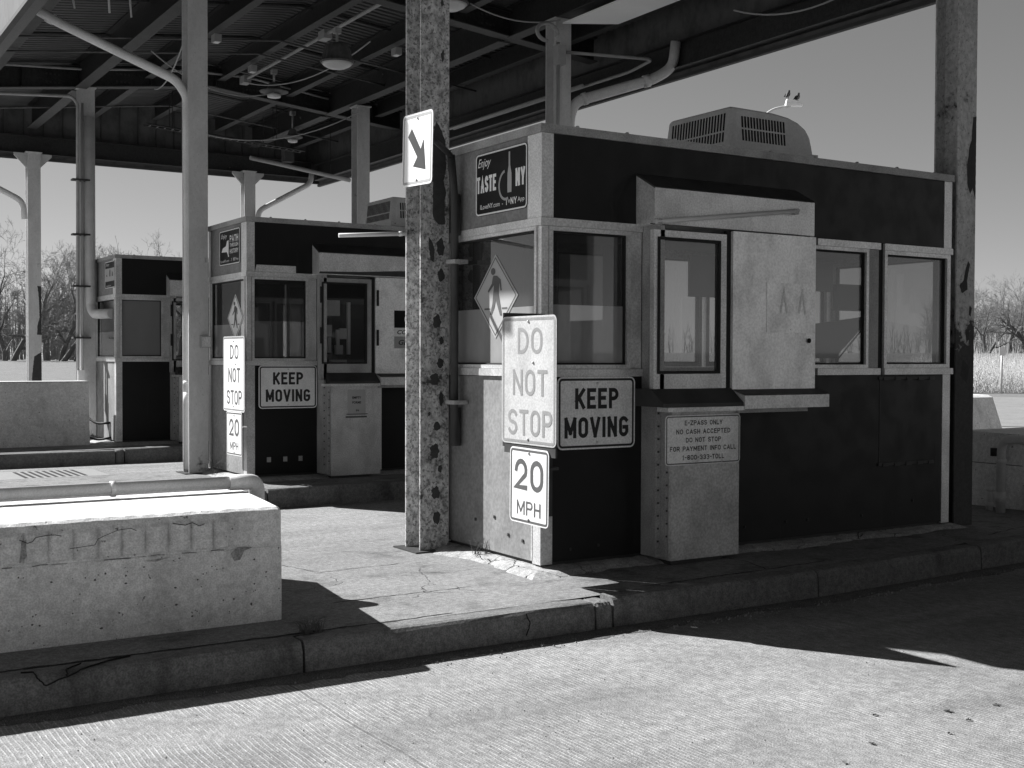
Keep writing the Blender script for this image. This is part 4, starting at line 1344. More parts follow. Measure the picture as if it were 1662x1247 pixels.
# perimeter fascia: outer sheet, lower edge beam, seamed inner sheet
EZ0, EZR, EZF = 5.60, 5.72, 5.78     # lower edge of the eave: upstream, downstream, far end
m = MB()
m.box(XE0, XE0 + 0.03, YN, YF, EZ0 + 0.05, 6.75); m.box(XE1 - 0.03, XE1, YN, YF, EZR + 0.05, 6.85)
cpart(m, 'fascia_sheet', 'fascia')
for yy, s in ((YF, 1), (YN, -1)):
    m = MB()
    ez = EZF if s == 1 else EZ0
    pts = [(XE0, ez + 0.05), (XE1, ez + 0.05), (XE1, 6.86), (RIDGE, 7.30), (XE0, 6.76)]
    m.prism(pts, lambda a, b, c: (a, yy - s * c, b), 0.03)
    cpart(m, 'fascia_sheet', 'fascia')
for x, s in ((XE0, 1), (XE1, -1)):
    ez = EZ0 if s == 1 else EZR
    m = MB()
    m.box(x + s * 0.05, x + s * 0.24, YN + 0.3, YF - 0.26, ez + 0.10, ez + 0.115)
    m.box(x + s * 0.135, x + s * 0.15, YN + 0.3, YF - 0.26, ez + 0.115, ez + 0.46); m.box(x + s * 0.05, x + s * 0.24, YN + 0.3, YF - 0.26, ez + 0.46, ez + 0.475)
    cpart(m, 'edge_beam', 'girder')
    m = MB(); m.box(x - s * 0.02, x + s * 0.05, YN, YF, ez, ez + 0.048)
    cpart(m, 'drip_edge', 'flange')
m = MB()
m.box(XE0 + 0.27, XE1 - 0.27, YF - 0.25, YF - 0.06, EZF + 0.10, EZF + 0.115)
m.box(XE0 + 0.27, XE1 - 0.27, YF - 0.16, YF - 0.145, EZF + 0.115, EZF + 0.46); m.box(XE0 + 0.27, XE1 - 0.27, YF - 0.25, YF - 0.06, EZF + 0.46, EZF + 0.475)
cpart(m, 'edge_beam', 'girder')
m = MB(); m.box(XE0, XE1, YF - 0.05, YF + 0.02, EZF, EZF + 0.048); cpart(m, 'drip_edge', 'flange')
m = MB()
for k in range(22):
    x = XE0 + 0.2 + k * 0.39
    m.box(x, x + 0.018, YF - 0.06, YF - 0.031, EZF + 0.48, roof_b(x) + 0.44)
cpart(m, 'seam_rib', 'flange')
# white soffit board between the right-hand columns
m = MB()
m.prism([(9.50, 13.85), (10.16, 13.45), (10.12, 8.6), (9.50, 8.6)], lambda a, b, c: (a, b, 6.335 + c), 0.02)
cpart(m, 'soffit_board', 'soffit')


# unseen box added under the upstream eave (above the picture) to shade the near lane
t = thing('shade_box', 'unseen box added under the canopy edge, above the picture, to shade the near lane', 'sign', (2.60, 10.42, 5.60))
m = MB(); m.box(-0.06, 0.06, -0.40, -0.05, -0.875, -0.03); m.build('case', 'darksteel', t, bevel=0.02)
m = MB(); m.box(-0.05, 0.05, -0.045, 0.40, -0.73, -0.03); m.build('panel', 'darksteel', t, bevel=0.01)
m = MB(); m.box(-0.066, -0.0605, -0.36, -0.09, -0.82, -0.09); m.build('face', 'signblack', t)
for yy in (-0.3, 0.3):
    m = MB(); m.tube([(0, yy, -0.03), (0, yy, 0.10)], 0.02, 6); m.build('hanger', 'conduit', t)


# ------------------------------------------------------------------ columns
def column(x, y, z0, z1, mat, label, knee=False, fw=0.255, dp=0.26):
    t = thing('steel_column', label, 'column', (x, y, z0), 0, 'steel columns carrying the canopy')
    m = MB()
    h = z1 - z0
    n = 1
    m.box(-fw / 2, fw / 2, -dp / 2, -dp / 2 + 0.016, 0.02, h); m.box(-fw / 2, fw / 2, dp / 2 - 0.016, dp / 2, 0.02, h)
    m.box(-0.007, 0.007, -dp / 2 + 0.016, dp / 2 - 0.016, 0.02, h)
    m.build('shaft', mat, t)
    m = MB(); m.box(-0.2, 0.2, -0.2, 0.2, 0, 0.018); m.build('base_plate', 'darksteel', t)
    m = MB(); m.box(-fw / 2 - 0.03, fw / 2 + 0.03, -dp / 2 - 0.02, dp / 2 + 0.02, h, h + 0.02); m.build('cap_plate', mat, t)
    if knee:
        m = MB()
        for s in (-1, 1):
            m.prism([(s * fw / 2, h), (s * (fw / 2 + 0.24), h), (s * (fw / 2 + 0.24), h - 0.05), (s * fw / 2, h - 0.30)], lambda a, b, c: (a, -0.02 + c, b), 0.04)
        m.build('knee_plate', mat, t)
    return t


cA = column(4.565, 8.56, 0.17, roof_b(4.52), 'colrust', 'big rust-blistered column right behind the arrow sign, beside the near booth')
column(4.83, 15.42, 0.2, roof_b(4.83) - 0.02, 'col', 'plain light grey column with a small box, left of the middle booth')
column(4.97, 22.1, 0.22, roof_b(4.97) - 0.02, 'col', 'grey column carrying vertical conduits, left of the farthest booth')
cF = column(4.86, 26.3, 0.2, EZF + 0.09, 'col', 'far-left thin column with bracketed top, standing before the bare trees', True)
cR = column(9.37, 7.27, 0.165, roof_b(9.37), 'colr', 'peeling rust-patched column at the far end of the near booth')
column(9.60, 14.1, 0.2, roof_b(9.6) - 0.05, 'col', 'grey column rising behind the near booth roof, beside a white downpipe')
column(9.72, 20.9, 0.22, roof_b(9.72) - 0.05, 'col', 'grey column rising behind the middle booth roof beside its air conditioner')
column(9.45, 26.3, 0.2, EZF + 0.09, 'col', 'small far column with bracketed top above the middle booth corner', True)
for yy in (1.5, -5.5):
    column(4.52, yy, 0.0, roof_b(4.52), 'col', 'grey column outside the picture, upstream end on the near side of the lane')
    column(9.37, yy - 1.2, 0.0, roof_b(9.37), 'col', 'grey column outside the picture, downstream end on the near side of the lane')


def peel(col, polys, dp=0.26):
    for pl_ in polys:
        m = MB()
        n = len(pl_)
        pts = []
        for i in range(n):      # ragged edge
            a, b = Vector(pl_[i]), Vector(pl_[(i + 1) % n])
            k = max(1, int((b - a).length / 0.02))
            for q in range(k):
                p = a.lerp(b, q / k)
                pts.append((p.x + random.uniform(-.003, .003), p.y + random.uniform(-.004, .004)))
        m.b.faces.new([m.b.verts.new((max(-0.127, min(0.127, a)), -dp / 2 - 0.0015, b)) for a, b in pts])
        m.build('peeled_patch', 'rustpatch', col)


def blob(cx, cz, rx, rz):
    ph = random.uniform(0, 6)
    return [(cx + rx * cos(2 * pi * k / 14) * (1 + .18 * sin(3 * k + ph)), cz + rz * sin(2 * pi * k / 14) * (1 + .15 * sin(2 * k + ph))) for k in range(14)]


peel(cA, [[(-0.02, 3.30), (0.01, 3.42), (0.05, 3.36), (0.09, 3.26), (0.10, 3.05), (0.075, 2.95), (0.10, 2.86), (0.085, 2.78), (0.09, 2.6), (0.03, 2.6), (-0.02, 2.66)],
          [(-0.06, 2.50), (-0.03, 2.47), (0.0, 2.40), (-0.01, 2.30), (-0.04, 2.32), (-0.055, 2.43)], [(0.05, 3.95), (0.08, 4.0), (0.075, 3.90), (0.06, 3.88)]]
     + [blob(*q) for q in ((0.05, 2.42, .035, .07), (0.055, 2.2, .03, .05), (0.02, 1.83, .035, .055), (0.06, 1.68, .02, .03), (0.05, 1.5, .03, .04), (0.0, 1.37, .04, .05), (0.06, 1.22, .022, .06),
                           (0.02, 1.0, .03, .035), (0.0, 0.80, .04, .06), (0.05, 0.66, .02, .03), (0.01, 0.47, .038, .05), (0.02, 0.27, .036, .05), (-0.03, 2.95, .012, .02), (0.06, 4.35, .012, .03), (-0.05, 1.1, .012, .015))])
peel(cR, [[(0.127, 3.78), (0.08, 3.76), (0.06, 3.55), (0.03, 3.48), (0.0, 3.30), (0.01, 3.14), (0.05, 3.06), (0.08, 3.12), (0.127, 3.02)],
          [(0.03, 2.45), (0.06, 2.42), (0.02, 2.27), (0.03, 2.19), (-0.05, 2.15), (-0.09, 2.22), (-0.03, 2.27), (0.0, 2.38)], [(0.06, 2.04), (0.09, 2.02), (0.075, 1.94), (0.05, 1.96)],
          [(0.0, 1.80), (0.05, 1.83), (0.06, 1.74), (0.02, 1.70)], [(-0.03, 1.55), (0.07, 1.48), (0.03, 1.33), (-0.06, 1.40)]])
peel(cF, [[(0.05, 2.95), (0.127, 2.95), (0.127, 1.95), (0.04, 1.95), (0.05, 2.15), (0.09, 2.3), (0.08, 2.7)], [(-0.02, 1.5), (0.127, 1.6), (0.127, 0.3), (-0.08, 0.3), (-0.06, 1.1)]])


# ------------------------------------------------------------------ pipes
def pipe(name, label, cat, pts, r, mat, n=10, rad=0.15, group=None, collars=(), part=None):
    p0 = Vector(pts[0])
    pl_ = [Vector(p) - p0 for p in pts]
    t = thing(name, label, cat, p0, 0, group)
    MB().tube(arc(pl_, rad) if rad else pl_, r, n).build('pipe', mat, t)
    for c in collars:
        a, b = Vector(c[0]) - p0, Vector(c[1]) - p0
        MB().tube([a, b], r * 1.18, n).build('collar', mat, t)
    return t


DG = 'white roof downpipes'
pipe('downpipe', 'long white downpipe slanting across the upper left to the plain grey column', 'downpipe',
     [(2.86, 16.05, 6.55), (2.92, 16.1, 6.12), (3.25, 16.0, 5.93), (4.58, 15.37, 5.24), (4.755, 15.48, 5.06), (4.765, 15.5, 0.25)], 0.060, 'pvc', rad=0.11, group=DG,
     collars=[((3.15, 16.06, 5.99), (3.22, 16.02, 5.95)), ((4.765, 15.5, 1.1), (4.765, 15.5, 1.25)), ((4.765, 15.5, 1.35), (4.765, 15.5, 1.40))])
pipe('downpipe', 'white downpipe slanting from the eave to the column behind the near booth roof', 'downpipe',
     [(11.08, 13.32, 6.2), (11.08, 13.38, 5.85), (10.85, 13.5, 5.68), (9.83, 14.0, 5.33), (9.76, 14.05, 5.1), (9.76, 14.05, 3.5)], 0.075, 'pvc', rad=0.18, group=DG,
     collars=[((10.78, 13.53, 5.655), (10.70, 13.57, 5.63)), ((9.98, 13.93, 5.385), (9.92, 13.96, 5.36))])
pipe('downpipe', 'fat downpipe on the conduit column ending in a white elbow at the farthest booth', 'downpipe',
     [(4.99, 21.88, 5.9), (4.99, 21.88, 2.60), (5.02, 21.75, 2.45), (5.14, 21.0, 2.44)], 0.085, 'pvc', rad=0.12, group=DG)
pipe('downpipe', 'thin white downpipe crossing the sky above the middle booth', 'downpipe',
     [(10.95, 26.2, 6.0), (10.9, 26.15, 5.72), (9.62, 26.1, 5.0), (9.6, 26.12, 4.2)], 0.06, 'pvc', rad=0.15, group=DG)
pipe('downpipe', 'short pale downpipe reaching the far-left column from the picture edge', 'downpipe',
     [(2.9, 26.2, 5.95), (3.0, 26.1, 5.65), (4.62, 26.08, 4.86), (4.66, 26.1, 4.5)], 0.06, 'pvc', rad=0.15, group=DG)

CG = 'electrical conduits'
t = pipe('conduit', 'vertical conduit pair clamped to the column left of the farthest booth', 'conduit',
         [(3.2, 21.9, 6.12), (4.68, 21.85, 6.22), (4.78, 21.85, 6.1), (4.76, 21.85, 1.3)], 0.028, 'conduit', rad=0.25, group=CG)
m = MB(); m.tube([(1.66, -0.05, 0.0), (1.64, -0.05, -4.8)], 0.022, 8); m.build('pipe', 'conduit', t)
for zz in (-1.35, -2.3, -3.2, -4.1):
    m = MB(); m.box(1.48, 1.78, -0.10, 0.06, zz, zz + 0.03); m.build('clamp', 'darksteel', t)
m = MB(); m.box(1.55, 1.66, -0.12, -0.02, -4.95, -4.65); m.box(1.52, 1.6, -0.14, -0.02, -5.05, -4.96); m.build('switch_box', 'pvc', t, bevel=0.01)
pipe('cable', 'black cable loop hanging below the conduit to the farthest booth', 'cable', arc([(4.78, 21.78, 1.1), (4.80, 21.6, 0.7), (4.95, 21.3, 0.55), (5.12, 21.05, 0.58)], 0.3), 0.02, 'rubber', rad=0)
pipe('cable', 'lower black cable loop hanging from the conduit to the farthest booth', 'cable', arc([(4.76, 21.76, 1.1), (4.76, 21.5, 0.35), (4.95, 21.2, 0.28), (5.12, 21.0, 0.33)], 0.35), 0.02, 'rubber', rad=0)
pipe('conduit', 'thin conduit along the girder top at the upper left', 'conduit', [(3.0, 21.9, 6.52), (3.3, 21.9, 6.62), (4.9, 21.9, 6.72), (6.2, 21.9, 6.88)], 0.022, 'conduit', rad=0.2, group=CG)
pipe('conduit', 'pale conduit on the girder, from the plain grey column to the lamps', 'conduit', [(6.3, 21.9, 6.88), (7.0, 21.9, 6.94), (7.9, 21.9, 6.95), (9.5, 21.9, 6.74)], 0.022, 'conduit', rad=0.1, group=CG)
t = pipe('conduit', 'bright conduit with junction boxes running up beside the roof lamps', 'conduit', [(7.75, 21.9, 6.86), (7.75, 15.5, 6.86), (7.75, 9, 6.86)], 0.03, 'conduit', rad=0, group=CG)
for yy in (-0.2, -3.9, -8.0):
    m = MB(); m.box(-0.07, 0.07, yy - 0.12, yy + 0.12, -0.08, 0.06); m.build('junction_box', 'conduit', t, bevel=0.01)
pipe('conduit', 'thin conduit bending under the eave beside the white downpipe', 'conduit', [(9.62, 13.94, 5.98), (10.9, 13.6, 5.98), (10.95, 14.2, 5.93), (10.95, 19.5, 5.93)], 0.022, 'conduit', rad=0.12, group=CG)
t = pipe('conduit', 'vertical conduit with a fitting on the column behind the near roof', 'conduit', [(9.50, 13.95, 6.1), (9.50, 13.95, 3.4)], 0.022, 'conduit', rad=0, group=CG)
m = MB(); m.box(-0.07, 0.06, -0.1, 0.02, -0.32, -0.05); m.build('junction_box', 'conduit', t, bevel=0.01)
m = MB(); m.tube([(-0.05 + 0.17 * cos(a * pi / 8) - 0.17, -0.05, 0.10 + 0.12 * sin(a * pi / 8)) for a in range(-1, 13)], 0.028, 8); m.build('loop', 'conduit', t)
pipe('conduit', 'cable run with a box under the eave left of the column behind the near roof', 'conduit', [(10.8, 15.2, 5.9), (10.8, 20.5, 5.9)], 0.025, 'conduit', rad=0, group=CG)
t = pipe('conduit', 'dark vertical pipe with clamps between the rusty column and the near booth', 'conduit', [(4.62, 8.27, 3.3), (4.66, 8.28, 2.95), (4.66, 8.28, 1.05)], 0.032, 'darksteel', rad=0.1, group=CG)
m = MB(); m.tube([(0.06, 0.03, -2.28), (0.06, 0.03, -1.98)], 0.045, 10); m.tube([(0.06, 0.03, -0.62), (0.06, 0.03, -0.3)], 0.04, 10); m.build('collar', 'darksteel', t)
m = MB(); m.box(-0.02, 0.10, -0.10, 0.04, -0.85, -0.82); m.box(-0.02, 0.10, -0.10, 0.04, -1.95, -1.92); m.build('clamp', 'aludull', t)
# hanging cable tray in the far bay
t = thing('cable_tray', 'dark ladder cable tray hanging in the far bay under the roof', 'cable tray', (6.3, 23.2, 6.0))
m = MB()
for s in (-0.1, 0.1):
    m.tube([(0, s, 0.12), (1.5, s, 0.02), (3.2, s, -0.10)], 0.02, 4)
for k in range(22):
    x = 0.1 + k * 0.145
    m.box(x - 0.012, x + 0.012, -0.1, 0.1, 0.11 - 0.068 * x, 0.125 - 0.068 * x)
m.build('ladder', 'girder', t)
for x, d in ((0.5, 0.8), (2.6, 0.9)):
    m = MB(); m.tube([(x, 0.1, 0.08), (x, 0.1, d)], 0.008, 4); m.tube([(x, -0.1, 0.08), (x, -0.1, d)], 0.008, 4); m.build('hanger_rod', 'girder', t)
t = thing('pipe_run', 'pale hanging pipe under the far eave above the middle booth', 'pipe', (8.6, 23.8, 5.78))
m = MB(); m.tube([(0, 0, 0.0), (0.6, 0.1, -0.05), (2.4, 0.4, -0.22)], 0.045, 8); m.build('pipe', 'conduit', t)
m = MB(); m.box(0.75, 0.95, 0.0, 0.2, 0.0, 0.26); m.build('junction_box', 'flange', t, bevel=0.01)
m = MB(); m.tube([(0.3, 0.05, 0), (0.3, 0.05, 0.9)], 0.008, 4); m.tube([(1.9, 0.3, -0.15), (1.9, 0.3, 0.8)], 0.008, 4); m.build('hanger_rod', 'girder', t)
EXTRA = [(6.0, 18.6, 'conduit', 'thin conduit crossing the bay behind the large domed lamp'), (9.0, 11.6, 'conduit', 'thin conduit crossing the bay over the near booth roof'),
         (8.2, 19.6, 'conduit', 'thin conduit crossing the bay between the two lamps'), (7.0, 24.6, 'conduit', 'thin conduit crossing the far bay')]
for x, y, nm_, lab in EXTRA:
    pipe(nm_, lab, 'conduit', [(3.2, y, roof_b(3.2) + 0.10), (RIDGE, y, roof_b(RIDGE) + 0.10), (10.9, y, roof_b(10.9) + 0.10)], 0.018, 'shade', rad=0, n=6, group=CG)
SAG = [((7.75, 21.5, 6.75), (8.02, 16.9, 6.55), 0.25, 'wire sagging beside the bright conduit'), ((4.9, 15.6, 6.35), (6.1, 21.8, 6.5), 0.3, 'wire drooping across the upper left bay'),
       ((9.6, 20.6, 6.3), (7.2, 23.2, 6.1), 0.35, 'wire looping from the column behind the middle booth to the cable tray'), ((10.9, 9.6, 6.10), (10.6, 11.6, 6.15), 0.2, 'wire loop hanging under the eave at the upper right'),
       ((8.4, 14.5, 6.6), (9.5, 13.9, 6.4), 0.12, 'short wire from the half-hidden lamp to the column'), ((5.4, 19.5, 6.6), (8.0, 20.9, 6.5), 0.3, 'wire running to the flat-ringed lamp')]
for a, b, sg, lab in SAG:
    A_, B_ = Vector(a), Vector(b)
    pipe('wire', lab, 'wire', [A_.lerp(B_, k / 12) - Vector((0, 0, sg * 4 * (k / 12) * (1 - k / 12))) for k in range(13)], 0.011, 'conduit', rad=0, n=5, group='wires under the roof')
rb = random.Random(3)
for k, (x, y) in enumerate(((6.04, 18.2), (8.72, 17.4), (7.38, 20.3), (9.58, 17.6), (8.72, 12.2), (9.58, 10.9))):
    z = roof_b(x) + 0.02
    t = thing('junction_box', ('small grey junction box under a roof beam, ' + ('far left', 'behind the domed lamp', 'by the flat-ringed lamp', 'along the right beam', 'over the near roof', 'near the white board')[k]), 'box', (x, y, z), 0, 'junction boxes under the beams')
    MB().box(-0.055, 0.055, -0.08, 0.08, -0.05, 0.06).build('case', 'conduit', t, bevel=0.01)
    MB().box(-0.04, 0.04, -0.06, 0.06, -0.058, -0.051).build('cover', 'alu', t)
# loose tube arm clamped to the rusty column
pipe('tube_arm', 'pale tube sticking out to the left from the rusty column, before the middle booth', 'tube', [(3.86, 8.70, 2.665), (4.39, 8.58, 2.70)], 0.017, 'galv', rad=0, collars=[((4.33, 8.594, 2.695), (4.36, 8.587, 2.698))])
# hanging strips top left
for k, (x, y, z, dz) in enumerate(((3.7, 17.2, 6.62, 0.16), (3.75, 15.5, 6.55, 0.55), (4.2, 16.2, 6.6, 0.42))):
    pipe('hanging_strip', ('short', 'long', 'middle')[k] + ' pale strip dangling from the roof above the slanting downpipe', 'strip', [(x, y, z), (x + 0.03, y, z - dz)], 0.014, 'pvc', n=4, rad=0, group='strips dangling at the upper left')
# box on the plain grey column
t = thing('switch_box', 'small grey box on the plain grey column', 'box', (4.90, 15.28, 1.83))
m = MB(); m.box(-0.055, 0.075, -0.06, 0.0, 0.0, 0.15); m.build('case', 'conduit', t, bevel=0.012)
m = MB(); m.box(-0.045, 0.065, -0.066, -0.0605, 0.01, 0.14); m.build('cover', 'alu', t)


# ------------------------------------------------------------------ roof lamps
def lamp(label, x, y, z, top, kind=0, s=1.0):
    t = thing('roof_lamp', label, 'lamp', (x, y, z), 0, 'lamps hanging under the canopy')
    m = MB()
    if kind == 0:
        m.lathe([(0.235 * s, 0.0), (0.25 * s, 0.02), (0.225 * s, 0.05), (0.19 * s, 0.20 * s), (0.17 * s, 0.26 * s), (0.085 * s, 0.27 * s), (0.08 * s, 0.30 * s)], n=40, fins=0.04)
    else:
        m.lathe([(0.12 * s, 0.02), (0.25 * s, 0.06), (0.26 * s, 0.075), (0.14 * s, 0.10), (0.09 * s, 0.22), (0.04 * s, 0.24)], n=40, fins=0.02)
    m.build('lamp_shade', 'shade', t)
    m = MB()
    if kind == 0:
        m.lathe([(0.05 * s, -0.085 * s), (0.13 * s, -0.07 * s), (0.20 * s, -0.035 * s), (0.232 * s, -0.001)], n=28)
    else:
        m.lathe([(0.08 * s, -0.04), (0.12 * s, -0.03), (0.13 * s, 0.018)], n=24)
    m.build('lens', 'lens', t)
    m = MB(); m.tube([(0, 0, 0.24 * s), (0, 0, top - z)], 0.022, 8); m.box(-0.05, 0.05, -0.05, 0.05, top - z - 0.08, top - z); m.build('stem', 'conduit', t)


lamp('large domed lamp with ribbed shade, left of the rusty column', 7.395, 16.73, 6.10, 6.62)
lamp('flat-ringed lamp with a small glowing-white lens, over the middle booth', 8.06, 21.05, 6.48, 6.95, 1)
lamp('small far lamp above the sky gap over the middle booth', 9.48, 23.7, 6.2, 6.8, 1, 0.8)
lamp('half-hidden domed lamp at the top, just right of the rusty column', 8.02, 14.39, 6.50, 6.98)


# ------------------------------------------------------------------ barriers and rails
def near_barrier():
    t = thing('concrete_barrier', 'big foreground concrete block with fluted upper side', 'barrier', (0, 6.67, 0.178))
    x0, x1 = -9.0, 2.60
    yb = 1.68
    m = MB()
    xs_ = []
    x = -3.0
    rows = []
    def flute(x):
        if x > 2.28 or x < -4: return 0.0
        p = ((x + 10) / 0.127) % 1.0
        return 0.040 * abs(sin(pi * p)) ** 0.7 * (0.85 + 0.2 * sin(x * 3.1))
    prof = [(0.0, 0.0), (0.0, 0.20), (0.0, 0.40), (0.0, 0.432), (0.006, 0.44), (0.006, 0.446), (-1, 0.46), (-1, 0.53), (-1, 0.60), (-1, 0.625), (0.012, 0.650), (0.040, 0.664), (0.5, 0.664), (yb, 0.66)]
    xx = x0
    st = []
    while xx < x1 - 0.03:
        st.append(xx); xx += 0.5 if xx < -0.6 else 0.0127
    st += [x1 - 0.02, x1]
    for x in st:
        e = 0.008 if x == x1 else 0.0
        row = []
        for q, (py_, pz) in enumerate(prof):
            if py_ == -1:
                w = min(1.0, (pz - 0.446) / 0.02) * min(1.0, (0.632 - pz) / 0.02)
                py_ = 0.010 - flute(x) * w
            slant = 0.218 * max(0.0, (x - x1 + 0.3) / 0.3) * py_ / yb if py_ > 0.3 else 0.0
            jz = (0.0010 * sin(x * 9.1) + 0.0008 * sin(x * 23.0 + q) + 0.0012 * sin(x * 57.0 + 2 * q)) if q in (9, 10, 11) else 0.0
            row.append(m.b.verts.new((x + slant, py_ + e, pz - (0.01 if e and pz > 0.6 else 0) + jz)))
        rows.append(row)
    for a, b in zip(rows, rows[1:]):
        for k in range(len(prof) - 1):
            m.b.faces.new((a[k], b[k], b[k + 1], a[k + 1]))
    # end cap and back
    last = rows[-1]
    b0 = m.b.verts.new((x1 + 0.218, yb, 0.0))
    for va, vb in zip(last, last[1:]):
        m.b.faces.new((va, vb, b0))
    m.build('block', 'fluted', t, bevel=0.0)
    # chips, cracks and a painted shadow line under the flutes
    m = MB()
    def chip(pts):
        m.b.faces.new([m.b.verts.new((a, -0.0035, b)) for a, b in pts])
    chip([(2.29, 0.415), (2.33, 0.447), (2.42, 0.44), (2.37, 0.425), (2.345, 0.375), (2.31, 0.37)])
    chip([(1.80, 0.415), (1.95, 0.425), (1.86, 0.405)])
    chip([(1.08, 0.47), (1.15, 0.56), (1.20, 0.585), (1.22, 0.55), (1.20, 0.50), (1.16, 0.46)])
    m.build('spall', 'rubble', t)
    m = MB()
    def line(pts, w, yy=-0.017):
        for (a, b), (c, d) in zip(pts, pts[1:]):
            q = Vector((c - a, d - b)).normalized(); nx, nz = -q.y * w / 2, q.x * w / 2
            m.quad([(a + nx, yy, b + nz), (a - nx, yy, b - nz), (c - nx, yy, d - nz), (c + nx, yy, d + nz)])
    line([(1.15, 0.585), (1.19, 0.565), (1.215, 0.572), (1.23, 0.592), (1.29, 0.60), (1.33, 0.598), (1.36, 0.59)], 0.004, -0.034)
    line([(1.40, 0.52), (1.47, 0.525), (1.53, 0.53), (1.545, 0.56), (1.58, 0.575), (1.65, 0.60), (1.72, 0.605), (1.75, 0.59)], 0.003, -0.036)
    line([(1.95, 0.615), (2.02, 0.60), (2.06, 0.612), (2.10, 0.59), (2.13, 0.60)], 0.004, -0.03)
    xq = 0.6  # dark dashes along the ridge, painted shadow of the flute overhang
    while xq < 2.28:
        ln = random.uniform(0.04, 0.16)
        line([(xq, 0.438 + random.uniform(-.003, .003)), (xq + ln * .5, 0.440 + random.uniform(-.004, .004)), (xq + ln, 0.438 + random.uniform(-.003, .003))], random.uniform(0.0015, 0.004), -0.002)
        xq += ln + random.uniform(0.0, 0.22)
    m.build('crack', 'dark', t)
    # pits
    m = MB()
    for k in range(60):
        a, b, r = random.uniform(0.6, 2.55), random.uniform(0.03, 0.4), random.uniform(0.002, 0.008)
        m.b.faces.new([m.b.verts.new((a + r * cos(q) * random.uniform(.6, 1.4), -0.002, b + r * sin(q) * random.uniform(.5, 1.2))) for q in (0, 1.1, 2.2, 3.3, 4.4, 5.4)])
    m.build('pit', 'inkmid', t)


near_barrier()
t = pipe('handrail', 'white pipe rail along the top of the foreground concrete block', 'rail', [(-8.0, 7.58, 0.906), (2.66, 7.58, 0.900)], 0.043, 'pvc', rad=0,
         collars=[((2.59, 7.58, 0.900), (2.67, 7.58, 0.900)), ((1.84, 7.58, 0.9005), (1.87, 7.58, 0.9005))])
m = MB(); m.tube(arc([(10.60, 0, -0.006), (10.78, 0, -0.006), (10.78, 0, -0.40)], 0.06), 0.052, 12); m.build('elbow', 'pvc', t)

t = thing('concrete_barrier', 'long pale concrete barrier left of the farthest booth', 'barrier', (0, 20.9, 0.215))
m = MB()
m.prism([(0.0, 0.0), (0.05, 0.25), (0.10, 1.06), (0.12, 1.08), (0.55, 1.08), (0.62, 0.25), (0.66, 0.0)], lambda a, b, c: (-12 + c, a, b), 16.75)
m.build('block', 'barrier', t, bevel=0.008)
t = thing('concrete_barrier', 'low stained barrier block right of the near booth with a pipe rail', 'barrier', (10.86, 6.75, 0.17))
m = MB(); m.prism([(0.0, 0.0), (0.0, 0.46), (0.03, 0.77), (1.55, 0.79), (1.6, 0.46), (1.6, 0.0)], lambda a, b, c: (c, a, b), 9.0)
m.build('block', 'stained', t, bevel=0.015) if False else m.build('block', 'barrier', t, bevel=0.015)
m = MB(); m.box(-0.004, 0.0, 0.82, 1.6, 0.46, 0.468); m.build('joint_line', 'inkmid', t)
m = MB()
m.b.faces.new([m.b.verts.new((-0.003, a, b)) for a, b in ((0.25, 0.50), (0.36, 0.52), (0.42, 0.60), (0.40, 0.68), (0.33, 0.66), (0.30, 0.55))])
m.b.faces.new([m.b.verts.new((-0.003, a, b)) for a, b in ((0.60, 0.0), (0.70, 0.02), (0.68, 0.16), (0.64, 0.36), (0.58, 0.33), (0.60, 0.15))])
m.b.faces.new([m.b.verts.new((-0.003, a, b)) for a, b in ((0.30, 0.02), (0.42, 0.0), (0.50, 0.10), (0.42, 0.26), (0.33, 0.22))])
m.build('rust_stain', 'inkmid', t)
t = pipe('handrail', 'white pipe rail with a bent leg at the right-hand barrier', 'rail', [(10.50, 7.56, 0.17), (10.50, 7.56, 0.92), (10.60, 6.3, 0.95)], 0.045, 'pvc', rad=0.12,
         collars=[((10.50, 7.56, 0.28), (10.50, 7.56, 0.40)), ((10.50, 7.56, 0.68), (10.50, 7.56, 0.72))])
m = MB(); m.tube([(-0.03, 0.06, 0.58), (-0.03, 0.06, 0.66)], 0.036, 12); m.build('flap', 'darksteel', t, bevel=0.0)
pipe('bollard_pipe', 'short rusty pipe stub at the foot of the right-hand barrier', 'pipe', [(10.60, 7.76, 0.17), (10.60, 7.76, 0.47)], 0.035, 'pvc', rad=0, collars=[((10.60, 7.76, 0.22), (10.60, 7.76, 0.27)), ((10.60, 7.76, 0.38), (10.60, 7.76, 0.43))])
t = thing('concrete_barrier', 'pale sloping-sided barrier end seen past the peeling column', 'barrier', (11.0, 13.8, 0.2))
m = MB(); m.prism([(-0.55, 0.0), (-0.42, 0.30), (-0.22, 0.84), (-0.12, 0.88), (0.4, 0.88), (0.6, 0.3), (0.7, 0.0)], lambda a, b, c: (c, a, b), 7.6)
m.build('block', 'barrier', t, bevel=0.01)

# drain grate in the far lane
t = thing('drain_grate', 'slotted iron drain grate in the lane before the farthest booth', 'drain', (3.55, 18.3, 0.004))
m = MB(); m.box(-0.75, 0.75, -0.60, 0.60, 0.0, 0.006); m.build('frame', 'inkfaded', t)
m = MB()
for k in range(9):
    x = -0.36 + k * 0.10
    m.box(x - 0.025, x + 0.025, -0.5, 0.5, 0.0062, 0.008)
m.build('slot', 'dark', t)
t = thing('repair_plate', 'dark plate lying in the lane at the left edge near the drain', 'plate', (3.2, 15.6, 0.004))
m = MB(); m.box(-0.4, 0.5, -0.25, 0.25, 0, 0.02); m.build('plate', 'darksteel', t)

